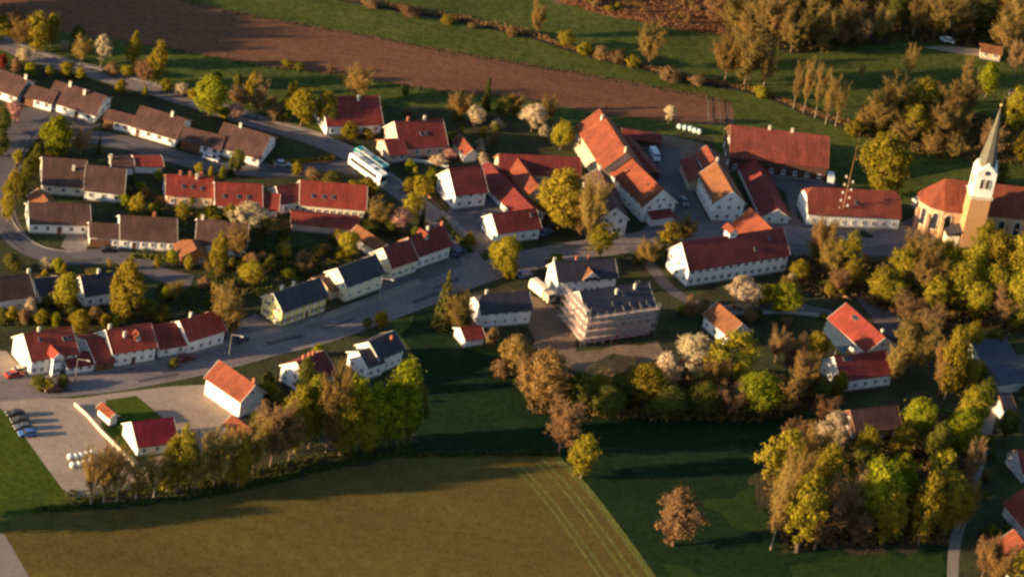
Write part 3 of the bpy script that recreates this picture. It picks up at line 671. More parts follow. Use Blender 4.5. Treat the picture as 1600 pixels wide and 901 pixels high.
h,_=house('annex','small orange roofed annex in front of the blazing white wall','the orange annex',(362,648),(396,672),(356,670),cat='shed',ze=2.4,pitch=30,roof='orange',floors=0)
h,_=house('hut','tiny white hut with orange roof on the lawn by the fence','the tiny white hut',(159,628),(180,646),(156.5,641.5),cat='hut',ze=2.4,pitch=32,roof='orange',floors=0)
h,_=house('clubhouse','white hall with wine red sheet roof beside the car park fence','the wine red hall',(205,659),(271,651),(245,695),cat='hall',ze=2.9,pitch=36,roof='wine',floors=1,wn=3,gA=False)
h,_=house('house','dark roofed house with lit gable hidden behind the lime trees','the lime-hidden house',(463,565),(507,547),(515,588),ze=4.0,pitch=36,roof='maroon',ch=[(.25,0,'chimred'),(.45,0,'chimred'),(.6,0,'chimred')])
h,i=house('house','white slate roofed house with lit front wing above the lime trees','the lit-winged house',(576,534),(617,516),(613,554),ze=4.4,pitch=36,roof='slate',wn=4,ch=[(.7,-1.5,'chimred')],ww=(.9,1.0))
body(h,(560,549),(588,540),(584,572),ze=3.6,pitch=30,roof='slate',floors=1,wn=2)
# --- right
h,i=house('house','white house with dark roof, lower roof end lit rust orange, among trees','the rust ended house',(1120,471),(1160,505),(1113,505),ze=3.4,pitch=38,roof='tan',wn=3)
h,i=house('house','orange roofed L-shaped house with glass lean-to among the trees','the L-shaped house',(1322,473),(1383,527),(1312,514),ze=3.2,pitch=36,roof='red',wn=4,ch=[(.85,.9)],sk=[(.3,.22),(.34,.22),(.38,.22)])
body(h,(1303,557),(1386,546),(1365,589),ze=3.4,pitch=38,roof='maroon',wn=5,sk=[(.18,.15),(.22,.15),(.26,.15)])
h,_=house('house','dark roofed house deep in the southern wood','the wood-hidden house',(1328,640),(1402,632),(1366,674),ze=3.0,pitch=38,roof='brown',wall='dark_wood')
h,_=house('shed','blue grey metal roofed shed in deep shade at the right edge','the blue grey shed',(1518,535),(1572,528),(1548,566),cat='shed',ze=3.2,pitch=18,roof='greyroof',wall='grey_wall',floors=0)
body(h,(1545,572),(1640,560),(1590,598),ze=3.0,pitch=18,roof='greyroof',wall='grey_wall',floors=0)
h,_=house('shed','narrow pale grey shed standing in shade above the stream path','the pale grey shed',(1560,615),(1580,613),(1572,640),cat='shed',ze=3.5,pitch=30,roof='slate',wall='grey_wall',floors=0)
h,_=house('house','white gabled house cut by the right edge in deep shade','the edge-cut gable',(1590,702),(1645,698),(1615,738),ze=3.0,pitch=38,roof='maroon',wall='grey_wall')
h,_=house('house','red roofed house cut by the right edge below the white gable','the edge-cut red roof',(1600,762),(1632,800),(1580,802),ze=3.2,pitch=38,roof='red',wall='grey_wall')
h,_=house('house','orange roofed house in the bottom right corner behind golden shrubs','the corner orange roof',(1584,826),(1618,870),(1558,866),ze=3.0,pitch=38,roof='orange')
h,_=house('farmhouse','far sunlit cottage with pale gable at the edge of the upper wood','the far cottage',(1533,68),(1567,74),(1550,84),ze=2.3,pitch=30,roof='tan',wall='beige',floors=1)
h,_=house('shed','small far shed with reddish roof behind the church spire','the small far shed',(1578,140),(1606,146),(1593,155),cat='shed',ze=2.2,pitch=25,roof='brown',wall='white',floors=0)
h,_=house('cart_shed','low dark shed with long maroon roof behind the tall barn','the low back shed',(972,202),(1035,212),(1000,219),cat='shed',ze=2.4,pitch=18,roof='maroon',wall='dark_wood',floors=0)
# ------------------------------------------------------------------ church
def church():
    root_p=V(1511,381)
    r1,r2,e,ze,pitch=(1477,279),(1668,299),(1585,341),8.0,44
    a,b,zr,hw,wv=solve(r1,r2,e,ze,pitch)
    d=b-a; L=d.length; ang=math.atan2(d.y,d.x); mid=(a+b)/2; mid.z=0
    root=thing('church','brick village church with orange nave roof and white belfry spire','church',root_p)
    loc=mid-root_p; loc.z=0
    x0,x1=-L/2,L/2; T=(zr-ze)/hw; R=hw
    # nave roof with polygonal apse end at x0
    k=math.tan(math.pi/8)
    def ring(r,z): return [(x0,-r,z),(x0-r*.55,-r*.78,z),(x0-r*.92,-r*.30,z),(x0-r*.92,r*.30,z),(x0-r*.55,r*.78,z),(x0,r,z)]
    def roofv(dz):
        return [(x1,-R,ze+dz)]+[(x,y,z+dz) for x,y,z in ring(R,ze)]+[(x1,R,ze+dz),(x1,0,zr+dz),(x0,0,zr+dz)]
    P=roofv(0);Q=roofv(-.25); n=len(P)
    fs=[(1,0,8,9),(9,8,7,6)]+[(i+1,i,9) for i in range(1,6)]
    mb=MB(); al=fs+[tuple(n+i for i in reversed(f)) for f in fs]
    rim=[0,1,2,3,4,5,6,7]
    for i in range(7): al.append((rim[i],rim[i+1],n+rim[i+1],n+rim[i]))
    al.append((0,8,n+8,n)); al.append((8,7,n+7,n+8)); mb.add(P+Q,al)
    ro=mb.obj('nave_roof',M['orange'],root,loc,ang)
    wr=R-.5; zt=zr-wr*T-.3
    W=[(x1-.3,-wr)]+[(x,y) for x,y,z in ring(wr,0)]+[(x1-.3,wr)]
    nW=len(W)
    mb=MB(); mb.add([(x,y,0) for x,y in W]+[(x,y,zt) for x,y in W],[(i+1,i,nW+i,nW+i+1) for i in range(nW-1)]+[(0,nW-1,2*nW-1,nW)])
    mb.obj('nave_wall',M['darkbrick'],root,loc,ang)
    mb=MB()
    wr2=wr+.12; W2=[(x1-.3,-wr2)]+[(x,y) for x,y,z in ring(wr2,0)]+[(x1-.3,wr2)]
    mb.add([(x,y,zt-.75) for x,y in W2]+[(x,y,zt-.1) for x,y in W2],[(i+1,i,nW+i,nW+i+1) for i in range(nW-1)])
    mb.add([(x,y,zt-.75) for x,y in W]+[(x,y,zt-.75) for x,y in W2],[(i,i+1,nW+i+1,nW+i) for i in range(nW-1)])
    mb.obj('cornice',M['stone'],root,loc,ang)
    def arch(wd,ht):
        mb=MB(); o=[(-wd/2,0),(wd/2,0)]+[(wd/2*math.cos(t),ht-wd/2+wd/2*math.sin(t)) for t in [math.pi*i/8 for i in range(9)]]
        mb.prism(o,-.06,.02,1,'y')
        s=1.32; o2=[(-wd/2*s,-.2),(wd/2*s,-.2)]+[(wd/2*s*math.cos(t),ht-wd/2+wd/2*s*math.sin(t)) for t in [math.pi*i/8 for i in range(9)]]
        m_=len(o); vs=[(x,-.16,z) for x,z in o]+[(x,-.16,z) for x,z in o2]+[(x,.0,z) for x,z in o2]+[(x,0.0,z) for x,z in o]; f=[]
        for i in range(m_):
            j=(i+1)%m_; f+= [(i,m_+i,m_+j,j),(m_+i,2*m_+i,2*m_+j,m_+j),(i,j,3*m_+j,3*m_+i)]
        mb.add(vs,f,0); return mb.mesh('arched_window',[M['stone'],M['glass']])
    AW=arch(1.5,4.6)
    cs,sn=math.cos(ang),math.sin(ang)
    def put(name,me,x,y,z,rz=0): return link(name,me,root,(loc.x+x*cs-y*sn,loc.y+x*sn+y*cs,z),ang+rz)
    for x in (x0+11.5,x0+15.6,x0+19.7,x0+24): put('arched_window',AW,x,-wr,2.0)
    put('arched_window',AW,x0+1.6,-wr,2.0)
    rg=ring(wr,0)
    for i in range(4):
        p,q=rg[i],rg[i+1]; t=math.atan2(q[1]-p[1],q[0]-p[0])
        put('arched_window',AW,(p[0]+q[0])/2,(p[1]+q[1])/2,2.0,t+math.pi)
    # buttresses
    for (x,y) in [(x0+.2,-wr-.35),(rg[1][0]-.2,rg[1][1]-.3),(rg[2][0]-.35,rg[2][1]-.1),(x0+13.5,-wr-.3),(x0+17.6,-wr-.3),(x0+21.8,-wr-.3)]:
        mb=MB(); mb.box((x,y,2.6),(.8,.9,5.2)); mb.box((x,y+.1,5.5),(.6,.6,.6)); mb.obj('buttress',M['darkbrick'],root,loc,ang)
    # side porch and transept
    mb=MB(); mb.box((x1-5,-wr-1.4,3.6),(4.6,2.8,7.2)); mb.obj('transept',M['apricot'],root,loc,ang)
    mb=MB(); mb.prism([(x1-7.7,7.1),(x1-5,9.2),(x1-2.3,7.1),(x1-2.3,7.3),(x1-5,9.4),(x1-7.7,7.3)],-wr-3.1,-wr+.5,axis='y'); mb.obj('transept_roof',M['orange'],root,loc,ang)
    # tower
    tw=5.2; tl=Vector((0,0,-2.9))
    def tobj(mb,name,mt,par=root): return mb.obj(name,mt,par,tl,ang)
    mb=MB(); mb.box((0,0,10.3),(tw,tw,15.0)); tob=tobj(mb,'tower',M['brick'])
    mb=MB(); mb.box((0,0,18.0),(tw+.7,tw+.7,.4)); mb.box((0,0,17.55),(tw+.35,tw+.35,.4)); tobj(mb,'tower_cornice',M['stone'])
    mb=MB(); mb.box((0,0,21.6),(tw-.1,tw-.1,6.8)); bf=tobj(mb,'belfry',M['white'])
    # four gables over the belfry
    for r in range(4):
        mb=MB(); w2=tw/2-.06
        mb.prism([(-w2,25.0),(w2,25.0),(0,27.6)],-w2-.02,-w2+1.2,axis='y'); o=mb.obj('belfry_gable',M['white'],root,tl,ang+r*math.pi/2)
        mb=MB(); mb.lathe([(.62,0),(.62,.12)],16); me=mb.mesh('clock_face',[M['glass']]); c=link('clock_face',me,o,(0,-w2-.02,25.0)); c.rotation_euler=(math.pi/2,0,0)
    BW=arch(.85,2.6)
    for r in range(4):
        t=ang+r*math.pi/2
        for s in (-.75,.75):
            y=-(tw/2-.05); x=s
            link('belfry_window',BW,root,(x*math.cos(t)-y*math.sin(t),x*math.sin(t)+y*math.cos(t),17.7),t)
    # spire: square foot that turns octagonal and runs to a needle
    def oct_(r,sq):
        o=[]
        for i in range(8):
            t=math.pi/8+math.pi/4*i
            ox,oy=r*math.cos(t),r*math.sin(t)
            m_=max(abs(ox),abs(oy)); o.append((ox*(1-sq)+ox/m_*r*sq, oy*(1-sq)+oy/m_*r*sq))
        return o
    prof=[(tw/2-.12,25.15,1),(tw/2-.45,26.7,.6),(2.05,28.3,.2),(1.62,31,0),(1.08,35,0),(.54,39.2,0),(.1,42.6,0)]
    vs=[];f=[]
    for r,z,s in prof: vs+=[(x,y,z) for x,y in oct_(r,s)]
    for k_ in range(len(prof)-1):
        for i in range(8): j=(i+1)%8; f.append((k_*8+i,k_*8+j,k_*8+8+j,k_*8+8+i))
    f.append(tuple(range(7,-1,-1))); f.append(tuple(48+i for i in range(8)))
    mb=MB(); mb.add(vs,f); sp=tobj(mb,'spire',M['spire'])
    mb=MB(); mb.lathe([(.02,42.4),(.3,42.7),(.42,43.1),(.3,43.5),(.04,43.7)],10); mb.box((0,0,45.2),(.12,.12,3.2)); mb.box((0,0,45.8),(1.3,.12,.12)); mb.obj('cross',M['gold'],sp)
    # sacristy at the tower's left
    mb=MB(); mb.box((-4.6,-.4,1.6+2.9),(3.2,4,3.2)); tobj(mb,'sacristy_wall',M['cream'])
    mb=MB(); mb.add([(-6.5,-2.7,6.0),(-2.62,-2.7,7.5),(-2.62,1.9,7.5),(-6.5,1.9,6.0),(-6.5,-2.7,6.2),(-2.62,-2.7,7.7),(-2.62,1.9,7.7),(-6.5,1.9,6.2)],[(0,3,2,1),(4,5,6,7),(0,1,5,4),(1,2,6,5),(2,3,7,6),(3,0,4,7)]); tobj(mb,'sacristy_roof',M['slate'])
    LM.append(('the church',1500,380))
church()
# ------------------------------------------------------------------ scaffold
def scaffold():
    S=SI; root=thing('scaffold','metal pole scaffold with plank decks round the unfinished slate roofed block','scaffold',S['mid'])
    poles=MB(); pm=MB(); pm.beam((0,0,0),(0,0,8.7),.05,n=5); pme=pm.mesh('pole',[M['metal']])
    pg=MB(); pg.beam((0,0,0),(0,0,10.8),.05,n=5); pge=pg.mesh('pole',[M['metal']])
    cs,sn=math.cos(S['ang']),math.sin(S['ang'])
    def put(name,me,x,y,z,rz=0): return link(name,me,root,(x*cs-y*sn,x*sn+y*cs,z),S['ang']+rz)
    wx,wy=S['wx'],S['wy']; dep=1.0
    def side(p,q,out,pm_,levels,far=2):
        p,q,out=Vector(p),Vector(q),Vector(out); n=max(2,int(round((q-p).length/2.4)))
        t=math.atan2(q.y-p.y,q.x-p.x); ln=(q-p).length/n
        dk=MB(); dk.box((0,0,0),(ln-.04,dep-.1,.06)); dm=dk.mesh('deck_plank',[M['plank']])
        tb=MB(); tb.beam((-ln/2,0,.55),(ln/2,0,.55),.03,n=4); tb.beam((-ln/2,0,1.05),(ln/2,0,1.05),.03,n=4); tm=tb.mesh('guard_rail',[M['metal'],])
        for i in range(n+1):
            for d in (.15,dep+.15):
                c=p+(q-p)*(i/n)+out*d; put('pole',pm_,c.x,c.y,0)
        for l in levels:
            for i in range(n):
                c=p+(q-p)*((i+.5)/n)+out*(.15+dep/2); put('deck_plank',dm,c.x,c.y,l,t)
                c=p+(q-p)*((i+.5)/n)+out*(dep+.2); put('guard_rail',tm,c.x,c.y,l,t)
    lev=(2.0,4.0,6.0)
    side((-wx,-wy-.1,0),(wx+.6,-wy-.1,0),(0,-1,0),pme,lev+(7.6,))
    side((-wx-.3,-wy-1.2,0),(-wx-.3,wy,0),(-1,0,0),pge,lev+(8.0,9.8))
    side((wx+.3,-wy,0),(wx+.3,wy,0),(1,0,0),pme,(4.0,7.0))
scaffold()
# ------------------------------------------------------------------ vehicles
def wheel_mesh(r,wd):
    mb=MB(); mb.lathe([(r*.55,-wd/2),(r,-wd/2),(r,wd/2),(r*.55,wd/2)],12); me=mb.mesh('wheel',[M['black']]); return me
WH=wheel_mesh(.32,.22); WHB=wheel_mesh(.5,.3)
def heading(p,q):
    a,b=V(*p),V(*q); return math.atan2(b.y-a.y,b.x-a.x)
def car(label,px,py,front,col,group=None,name='parked_car',van=False):
    root=thing(name,label,'van' if van else 'car',V(px,py),group,heading((px,py),front)); root.location.z=.04
    m_=paint('car_paint_'+'_'.join(str(int(c*99)) for c in col),col)
    mb=MB()
    if van:
        side=[(-2.5,.35),(2.35,.35),(2.5,.6),(2.45,1.0),(1.9,1.15),(1.3,2.0),(1.0,2.15),(-2.45,2.15),(-2.52,1.2)]
    else:
        side=[(-2.1,.3),(2.05,.3),(2.15,.5),(2.1,.72),(1.15,.92),(-1.55,.95),(-2.08,.9),(-2.15,.55)]
    # body with rounded flanks: three slices across the width
    for (y0,y1,s) in ((-.88,-.78,.97),(-.78,.78,1.0),(.78,.88,.97)):
        mb.prism([(x*s,.03*(1-s)*10+z*s+(1-s)*.3) for x,z in side],y0,y1,axis='y')
    mb.obj('body',m_,root)
    if not van:
        mb=MB()
        bot=[(-1.6,-.80),(1.1,-.80),(1.1,.80),(-1.6,.80)]; top=[(-1.15,-.62),(.45,-.62),(.45,.62),(-1.15,.62)]
        mb.add([(x,y,.93) for x,y in bot]+[(x,y,1.38) for x,y in top],[(0,1,5,4),(1,2,6,5),(2,3,7,6),(3,0,4,7),(4,5,6,7)])
        mb.obj('cabin_glass',M['glass'],root)
        mb=MB(); mb.add([(-1.2,-.65,1.385),(.48,-.65,1.385),(.48,.65,1.385),(-1.2,.65,1.385),(-1.1,-.58,1.45),(.38,-.58,1.45),(.38,.58,1.45),(-1.1,.58,1.45)],[(0,1,5,4),(1,2,6,5),(2,3,7,6),(3,0,4,7),(4,5,6,7)])
        mb.obj('car_roof',m_,root)
    else:
        mb=MB(); mb.box((1.63,0,1.6),(.12,1.5,.62)); mb.obj('windscreen',M['glass'],root)
    for x in (-1.3,1.3):
        for y in (-.82,.82):
            o=link('wheel',WH,root,(x,y,.3)); o.rotation_euler=(math.pi/2,0,0)
    for y in (-.62,.62):
        mb=MB(); mb.box((2.12 if not van else 2.5,y,.62),(.1,.34,.16)); mb.obj('headlight',M['frame'],root)
    return root
PG='cars parked at the edge of the gravel car park'
for (x,y,c,l) in ((24,649,(.03,.03,.035),'black car farthest from the camera in the parked row'),(31,659.5,(.05,.045,.04),'dark brown car second in the parked row'),(36,670,(.10,.10,.11),'dark grey car third in the parked row'),(43,680,(.05,.14,.36),'blue car nearest the camera in the parked row')):
    car(l,x,y,(x-14,y+1),c,PG)
car('dark maroon car driving on the main road with a long shadow',83,611,(60,613),(.07,.02,.02),name='car')
car('red car parked on the forecourt by the left edge',22,588,(40,585),(.35,.04,.03))
car('beige car parked on the forecourt beside the red car',33,581,(52,578),(.5,.4,.28))
car('red car parked in front of the glowing back slope house',291,562,(312,557),(.14,.02,.02))
car('blue car parked behind the cottage by the road bend',852,366,(868,360),(.06,.12,.3))
car('blue car parked by the building site entrance',818,432,(835,428),(.05,.10,.25))
car('silver car parked between the maypole house and the church',1437,315,(1450,312),(.45,.46,.48))
car('white van parked beside the huge red barn',1296,282,(1294,268),(.72,.72,.70),name='van',van=True)
car('white car standing on the far meadow by the wood',1479,66,(1462,62),(.75,.74,.72))
car('white van parked behind the low shed in the farm',1022,247,(1030,262),(.62,.63,.64),name='van',van=True)
car('dark car parked in the shade beside the yellow house drive',376,532,(392,526),(.05,.05,.06))
car('white car parked in shade near the terrace garages',329,250,(345,254),(.6,.6,.6))
def bus(label,p,q,col,stripe):
    a,b=V(*p),V(*q); d=b-a; L=d.length; c=(a+b)/2; root=thing('coach',label,'bus',c,None,math.atan2(d.y,d.x)); root.location.z=.04
    m_=paint('coach_paint_'+stripe,col); W=2.5; H=3.3
    mb=MB(); prof=[(-W/2,.35),(W/2,.35),(W/2,3.0),(W/2-.25,H),(-W/2+.25,H),(-W/2,3.0)]
    mb.prism(prof,-L/2+.1,L/2-.25); 
    mb.prism([(y*.96,z*.97+.05) for y,z in prof],L/2-.25,L/2); mb.prism([(y*.97,z*.98+.04) for y,z in prof],-L/2,-L/2+.1)
    mb.obj('body',m_,root)
    n=7
    for s in (-1,1):
        for i in range(n):
            x=-L/2+.7+(L-2.0)*(i+.5)/n
            mb=MB(); mb.box((x,s*(W/2+.015),2.15),((L-2.0)/n-.08,.05,1.0)); mb.obj('window',M['glass'],root)
    mb=MB(); mb.box((L/2+.0,0,2.05),(.08,2.2,1.6)); mb.obj('windscreen',M['glass'],root)
    mb=MB(); mb.box((-L/2-.0,0,2.4),(.08,1.9,.8)); mb.obj('rear_window',M['glass'],root)
    mb=MB(); mb.box((-1.5,0,H+.1),(3.6,1.5,.2)); mb.obj('roof_unit',M['metal'],root)
    mb=MB(); mb.box((3.0,0,H+.04),(1.2,1.0,.08)); mb.obj('roof_hatch',M['glass'],root)
    for s in (-1,1):
        mb=MB(); mb.box((0,s*(W/2-.2),H-.02),(L-.8,.12,.08)); mb.obj('roof_rail',M['frame'],root)
        for x in (-L/2+2.6,L/2-2.3):
            o=link('wheel',WHB,root,(x,s*(W/2-.16),.5)); o.rotation_euler=(math.pi/2,0,0)
        mb=MB(); mb.box((L/2,s*.9,.8),(.08,.4,.22)); mb.obj('headlight',M['frame'],root)
    return root
bus('white coach with dark window band parked at the road junction',(549,256),(598,291),(.75,.74,.70),'white')
bus('turquoise coach parked alongside the white one',(557,247),(601,278),(.03,.20,.22),'turquoise')
LM.append(('the coaches',575,270))
def truck():
    c=V(845,463); root=thing('lorry','cream tarpaulin lorry standing below the blazing white gable','lorry',c,None,heading((828,447),(862,474)))
    m_=M['cream']; mb=MB()
    prof=[(-1.25,.9),(1.25,.9),(1.25,2.6),(.8,3.2),(-.8,3.2),(-1.25,2.6)]
    mb.prism(prof,-3.6,1.7); mb.obj('tarpaulin',m_,root)
    mb=MB(); mb.prism([(2.0,.6),(4.0,.6),(4.0,1.7),(3.7,2.7),(2.0,2.8)],-1.15,1.15,axis='y'); mb.obj('cab',paint('lorry_cab',(.6,.45,.3)),root)
    mb=MB(); mb.box((3.92,0,2.1),(.12,1.9,.8)); mb.obj('windscreen',M['glass'],root)
    mb=MB(); mb.box((0,0,.72),(7.4,.9,.3)); mb.obj('chassis',M['black'],root)
    for x in (-2.6,-1.4,3.0):
        for s in (-1,1):
            o=link('wheel',WHB,root,(x,s*1.05,.5)); o.rotation_euler=(math.pi/2,0,0)
truck()
# ------------------------------------------------------------------ bales
def bale_mesh(mt):
    mb=MB(); mb.lathe([(.2,-.62),(.52,-.62),(.62,-.5),(.65,0),(.62,.5),(.52,.62),(.2,.62)],14); return mb.mesh('wrapping',[mt],True)
BW_,BG_=bale_mesh(M['wrap']),bale_mesh(M['greenwrap'])
def bale(px,py,label,me,rz,group):
    o=link('round_bale',me,None,V(px,py)); o.location.z=.64; o.rotation_euler=(math.pi/2,0,rz); tag(o,label,'bale',group)
rowsb=[[(103,712),(112,711.5),(120,710),(129,708),(137,706)],[(107,725),(117,724),(126,721.5),(136,716)]]
words=['first','second','third','fourth','fifth']
for k,row in enumerate(rowsb):
    for j,(x,y) in enumerate(row):
        bale(x+6,y+5,'white wrapped bale on the gravel, %s from the left in the %s row'%(words[j],'back' if k==0 else 'front'),BW_,rnd.uniform(.3,.6),'white bales on the gravel car park')
for j,(x,y) in enumerate([(1061,197),(1069.5,198.5),(1078,200),(1085,203),(1092,205)]):
    bale(x,y+4,'pale green wrapped bale beside the ploughed field, %s from the left'%words[j],BG_,rnd.uniform(-.6,.3),'pale bales beside the ploughed field')
# ------------------------------------------------------------------ street furniture
def lamp(px,py,top,label,h=7.0):
    p=V(px,py); root=thing('street_lamp',label,'street lamp',p,'street lamps on the main road'); 
    tz=h; mb=MB(); mb.beam((0,0,0),(0,0,1.2),.14,.12,8); mb.beam((0,0,1.2),(0,0,tz),.08,.05,8); mb.obj('pole',M['metal'],root)
    dv=V(*top,tz)-p; dv.z=0; dv=dv.normalized()*2.0
    mb=MB(); mb.beam((0,0,tz-.05),(dv.x,dv.y,tz+.35),.055,n=6); mb.obj('arm',M['metal'],root)
    mb=MB(); a=math.atan2(dv.y,dv.x); mb.box((dv.x*1.25,dv.y*1.25,tz+.4),(.8,.28,.14),rz=a); mb.obj('lamp_head',M['wrap'],root)
lamp(117,597,(139,566),'street lamp in front of the wide maroon garage',6.2)
lamp(357,558,(384,530),'street lamp beside the budding tree near the yellow house',6.2)
lamp(592,466,(617,441),'street lamp in front of the cream slate roofed house',5.6)
def maypole():
    p=V(1311,352); root=thing('maypole','tall tan maypole with painted signs on crossbars before the white house','maypole',p)
    H=27.0; mb=MB(); mb.beam((0,0,0),(0,0,H),.13,.03,8); mb.obj('pole',M['vergebrown'],root)
    for k in range(9):
        z=4.5+k*1.15; s=1 if k%2 else -1
        mb=MB(); mb.box((s*.55,-.05,z),(1.5,.10,.10)); o=mb.obj('crossbar',M['vergebrown'],root)
        mb=MB(); mb.box((s*.95,-.05,z+.38),(.46,.08,.46)); mb.box((s*.95,-.05,z+.7),(.22,.08,.18)); mb.obj('painted_sign',M['wrap'] if k%3 else M['stone'],o)
    mb=MB()
    for i in range(16):
        t=2*math.pi*i/16; u=2*math.pi*(i+1)/16; mb.beam((.7*math.cos(t),.7*math.sin(t),24),(.7*math.cos(u),.7*math.sin(u),24),.16,n=5)
    mb.obj('wreath',LEAF['c'],root)
    LM.append(('the maypole',1311,352))
maypole()
# fences and walls
def fence(label,pts,h,mt,step=2.2,solid=False,name='fence'):
    c=spline(pts,step); p0=c[0]; root=thing(name,label,'wall' if solid else 'fence',p0)
    for i in range(len(c)-1):
        p,q=c[i]-p0,c[i+1]-p0; d=q-p; a=math.atan2(d.y,d.x); mdl=(p+q)/2
        if solid:
            mb=MB(); mb.box((0,0,h/2),(d.length-.01,.16,h)); mb.box((0,0,h+.03),(d.length-.01,.22,.06)); mb.obj('wall_segment',mt,root,mdl,a)
        else:
            mb=MB(); mb.box((-d.length/2,0,h/2),(.10,.10,h)); mb.obj('post',mt,root,mdl,a)
            mb=MB(); mb.box((0,0,h*.55),(d.length-.12,.05,h*.75)); mb.obj('panel',mt,root,mdl,a)
fence('sunlit pale boundary wall between car park and hall lawn',[(116,633),(136,651),(156,674),(182,700),(210,729)],.8,M['stone'],2.4,True,'boundary_wall')
fence('wooden fence along the lawn behind the end brown terrace',[(420,262),(470,258),(515,255)],.8,M['vergebrown'])
fence('low white garden wall below the far coach',[(615,250),(660,254),(700,262)],.7,M['white'],2.4,True,'garden_wall')
fence('dark garden wall along the lane by the schoolhouse',[(1090,490),(1150,492),(1230,490),(1300,498)],.9,M['grey_wall'],3,True,'garden_wall')
# earth heap on the building site
def heap():
    p=V(955,574); mb=MB(); n,mz=28,12; r_=random.Random(5); vs=[];f=[]
    ax=V(990,568)-V(925,588); L=ax.length/2+1.2; an=math.atan2(ax.y,ax.x)
    for k in range(mz+1):
        u=k/mz; 
        for i in range(n):
            t=2*math.pi*i/n; rr=(1-u)**.75*(1+.16*math.sin(3*t+1)+.10*math.sin(7*t+u*4)+r_.uniform(-.05,.05))
            vs.append((L*rr*math.cos(t),3.0*rr*math.sin(t),3.4*u*(1-.2*math.sin(2*t))+r_.uniform(-.08,.08)*(u>0)))
    for k in range(mz):
        for i in range(n): j=(i+1)%n; f.append((k*n+i,k*n+j,(k+1)*n+j,(k+1)*n+i))
    mb.add(vs,f); o=mb.obj('earth_heap',M['heap'],None,p,an); tag(o,'orange brown heap of dug earth below the scaffolded block','heap')
heap()
# glass lean-to on the L-shaped house
def glasshouse():
    q=[V(1290,512),V(1328,552),V(1315,565),V(1283,530)]
    p=sum(q,Vector())/4; root=thing('conservatory','blue green glass conservatory leaning on the L-shaped orange house','conservatory',p)
    v=[x-p for x in q]; hi,lo=2.6,2.0
    mb=MB(); mb.add([(v[0].x,v[0].y,hi),(v[1].x,v[1].y,hi),(v[2].x,v[2].y,lo),(v[3].x,v[3].y,lo),(v[0].x,v[0].y,hi+.06),(v[1].x,v[1].y,hi+.06),(v[2].x,v[2].y,lo+.06),(v[3].x,v[3].y,lo+.06)],[(0,1,2,3),(7,6,5,4),(0,4,5,1),(1,5,6,2),(2,6,7,3),(3,7,4,0)])
    mb.obj('glass_roof',mat('greenhouse_glass',(.06,.085,.10),(.045,.065,.08),rough=.15,spec=.6,fine=.03),root)
    for i in range(4):
        a,b=v[i],v[(i+1)%4]; za,zb=(hi,hi,lo,lo)[i],(hi,lo,lo,hi)[i]
        for t in (0,.33,.66):
            c=a+(b-a)*t; mb=MB(); mb.beam((c.x,c.y,0),(c.x,c.y,za+(zb-za)*t),.05,n=4); mb.obj('post',M['frame'],root)
glasshouse()

# garden fences between the plots
for l,pts in (('brown garden fence behind the stepped brown house',[(205,300),(212,330),(205,352)]),('brown plank fence behind the four-chimneyed terrace',[(262,330),(300,336),(340,342)]),
    ('brown fence along the gardens above the red house row',[(10,500),(60,498),(120,504)]),('brown fence between the yellow house garden and the lane',[(385,440),(420,425),(455,412)]),
    ('brown fence below the long red and cream house',[(460,360),(510,362),(548,360)]),('brown fence beside the dazzling gabled house lawn',[(640,250),(662,300),(690,330)]),
    ('brown fence along the schoolhouse garden',[(1250,440),(1290,455),(1330,470)])):
    fence(l,pts,.9,M['vergebrown'],2.4)
car('dark blue car parked beside the orange dormered house',716,398,(730,388),(.03,.05,.12))
car('grey car parked in the farmyard near the tan farmhouse',1068,318,(1076,332),(.18,.18,.19))
car('dark green car parked before the maypole house',1350,368,(1370,369),(.04,.07,.05))
car('silver car parked at the close below the end terrace',440,259,(458,259),(.4,.4,.42))
car('black car parked before the garage-bay house',170,392,(188,391),(.03,.03,.035))
# ------------------------------------------------------------------ plants
def quads_mesh(name, C, N, S, asp=None, up=None):
    """many small four-sided leaves: centres C, normals N, sizes S"""
    n=len(C); C=np.asarray(C,float); N=np.asarray(N,float); S=np.asarray(S,float)
    N/=np.linalg.norm(N,axis=1,keepdims=True)+1e-9
    ref=np.where(np.abs(N[:,2:3])<.9,[[0,0,1.0]],[[1.0,0,0]])
    if up is not None: ref=np.asarray(up,float)
    A=np.cross(ref,N); A/=np.linalg.norm(A,axis=1,keepdims=True)+1e-9
    B=np.cross(N,A)
    a=(S*(asp if asp is not None else 1.0))[:,None]; b=S[:,None]
    v=np.stack([C-A*a-B*b*.6,C+A*a*.8-B*b,C+A*a+B*b*.7,C-A*a*.7+B*b],1).reshape(-1,3)
    me=bpy.data.meshes.new(name)
    me.vertices.add(4*n); me.vertices.foreach_set('co',v.ravel())
    me.loops.add(4*n); me.loops.foreach_set('vertex_index',np.arange(4*n))
    me.polygons.add(n); me.polygons.foreach_set('loop_start',np.arange(0,4*n,4))
    try: me.polygons.foreach_set('loop_total',np.full(n,4))
    except Exception: pass
    me.materials.append(None); me.update(); me.validate(); return me
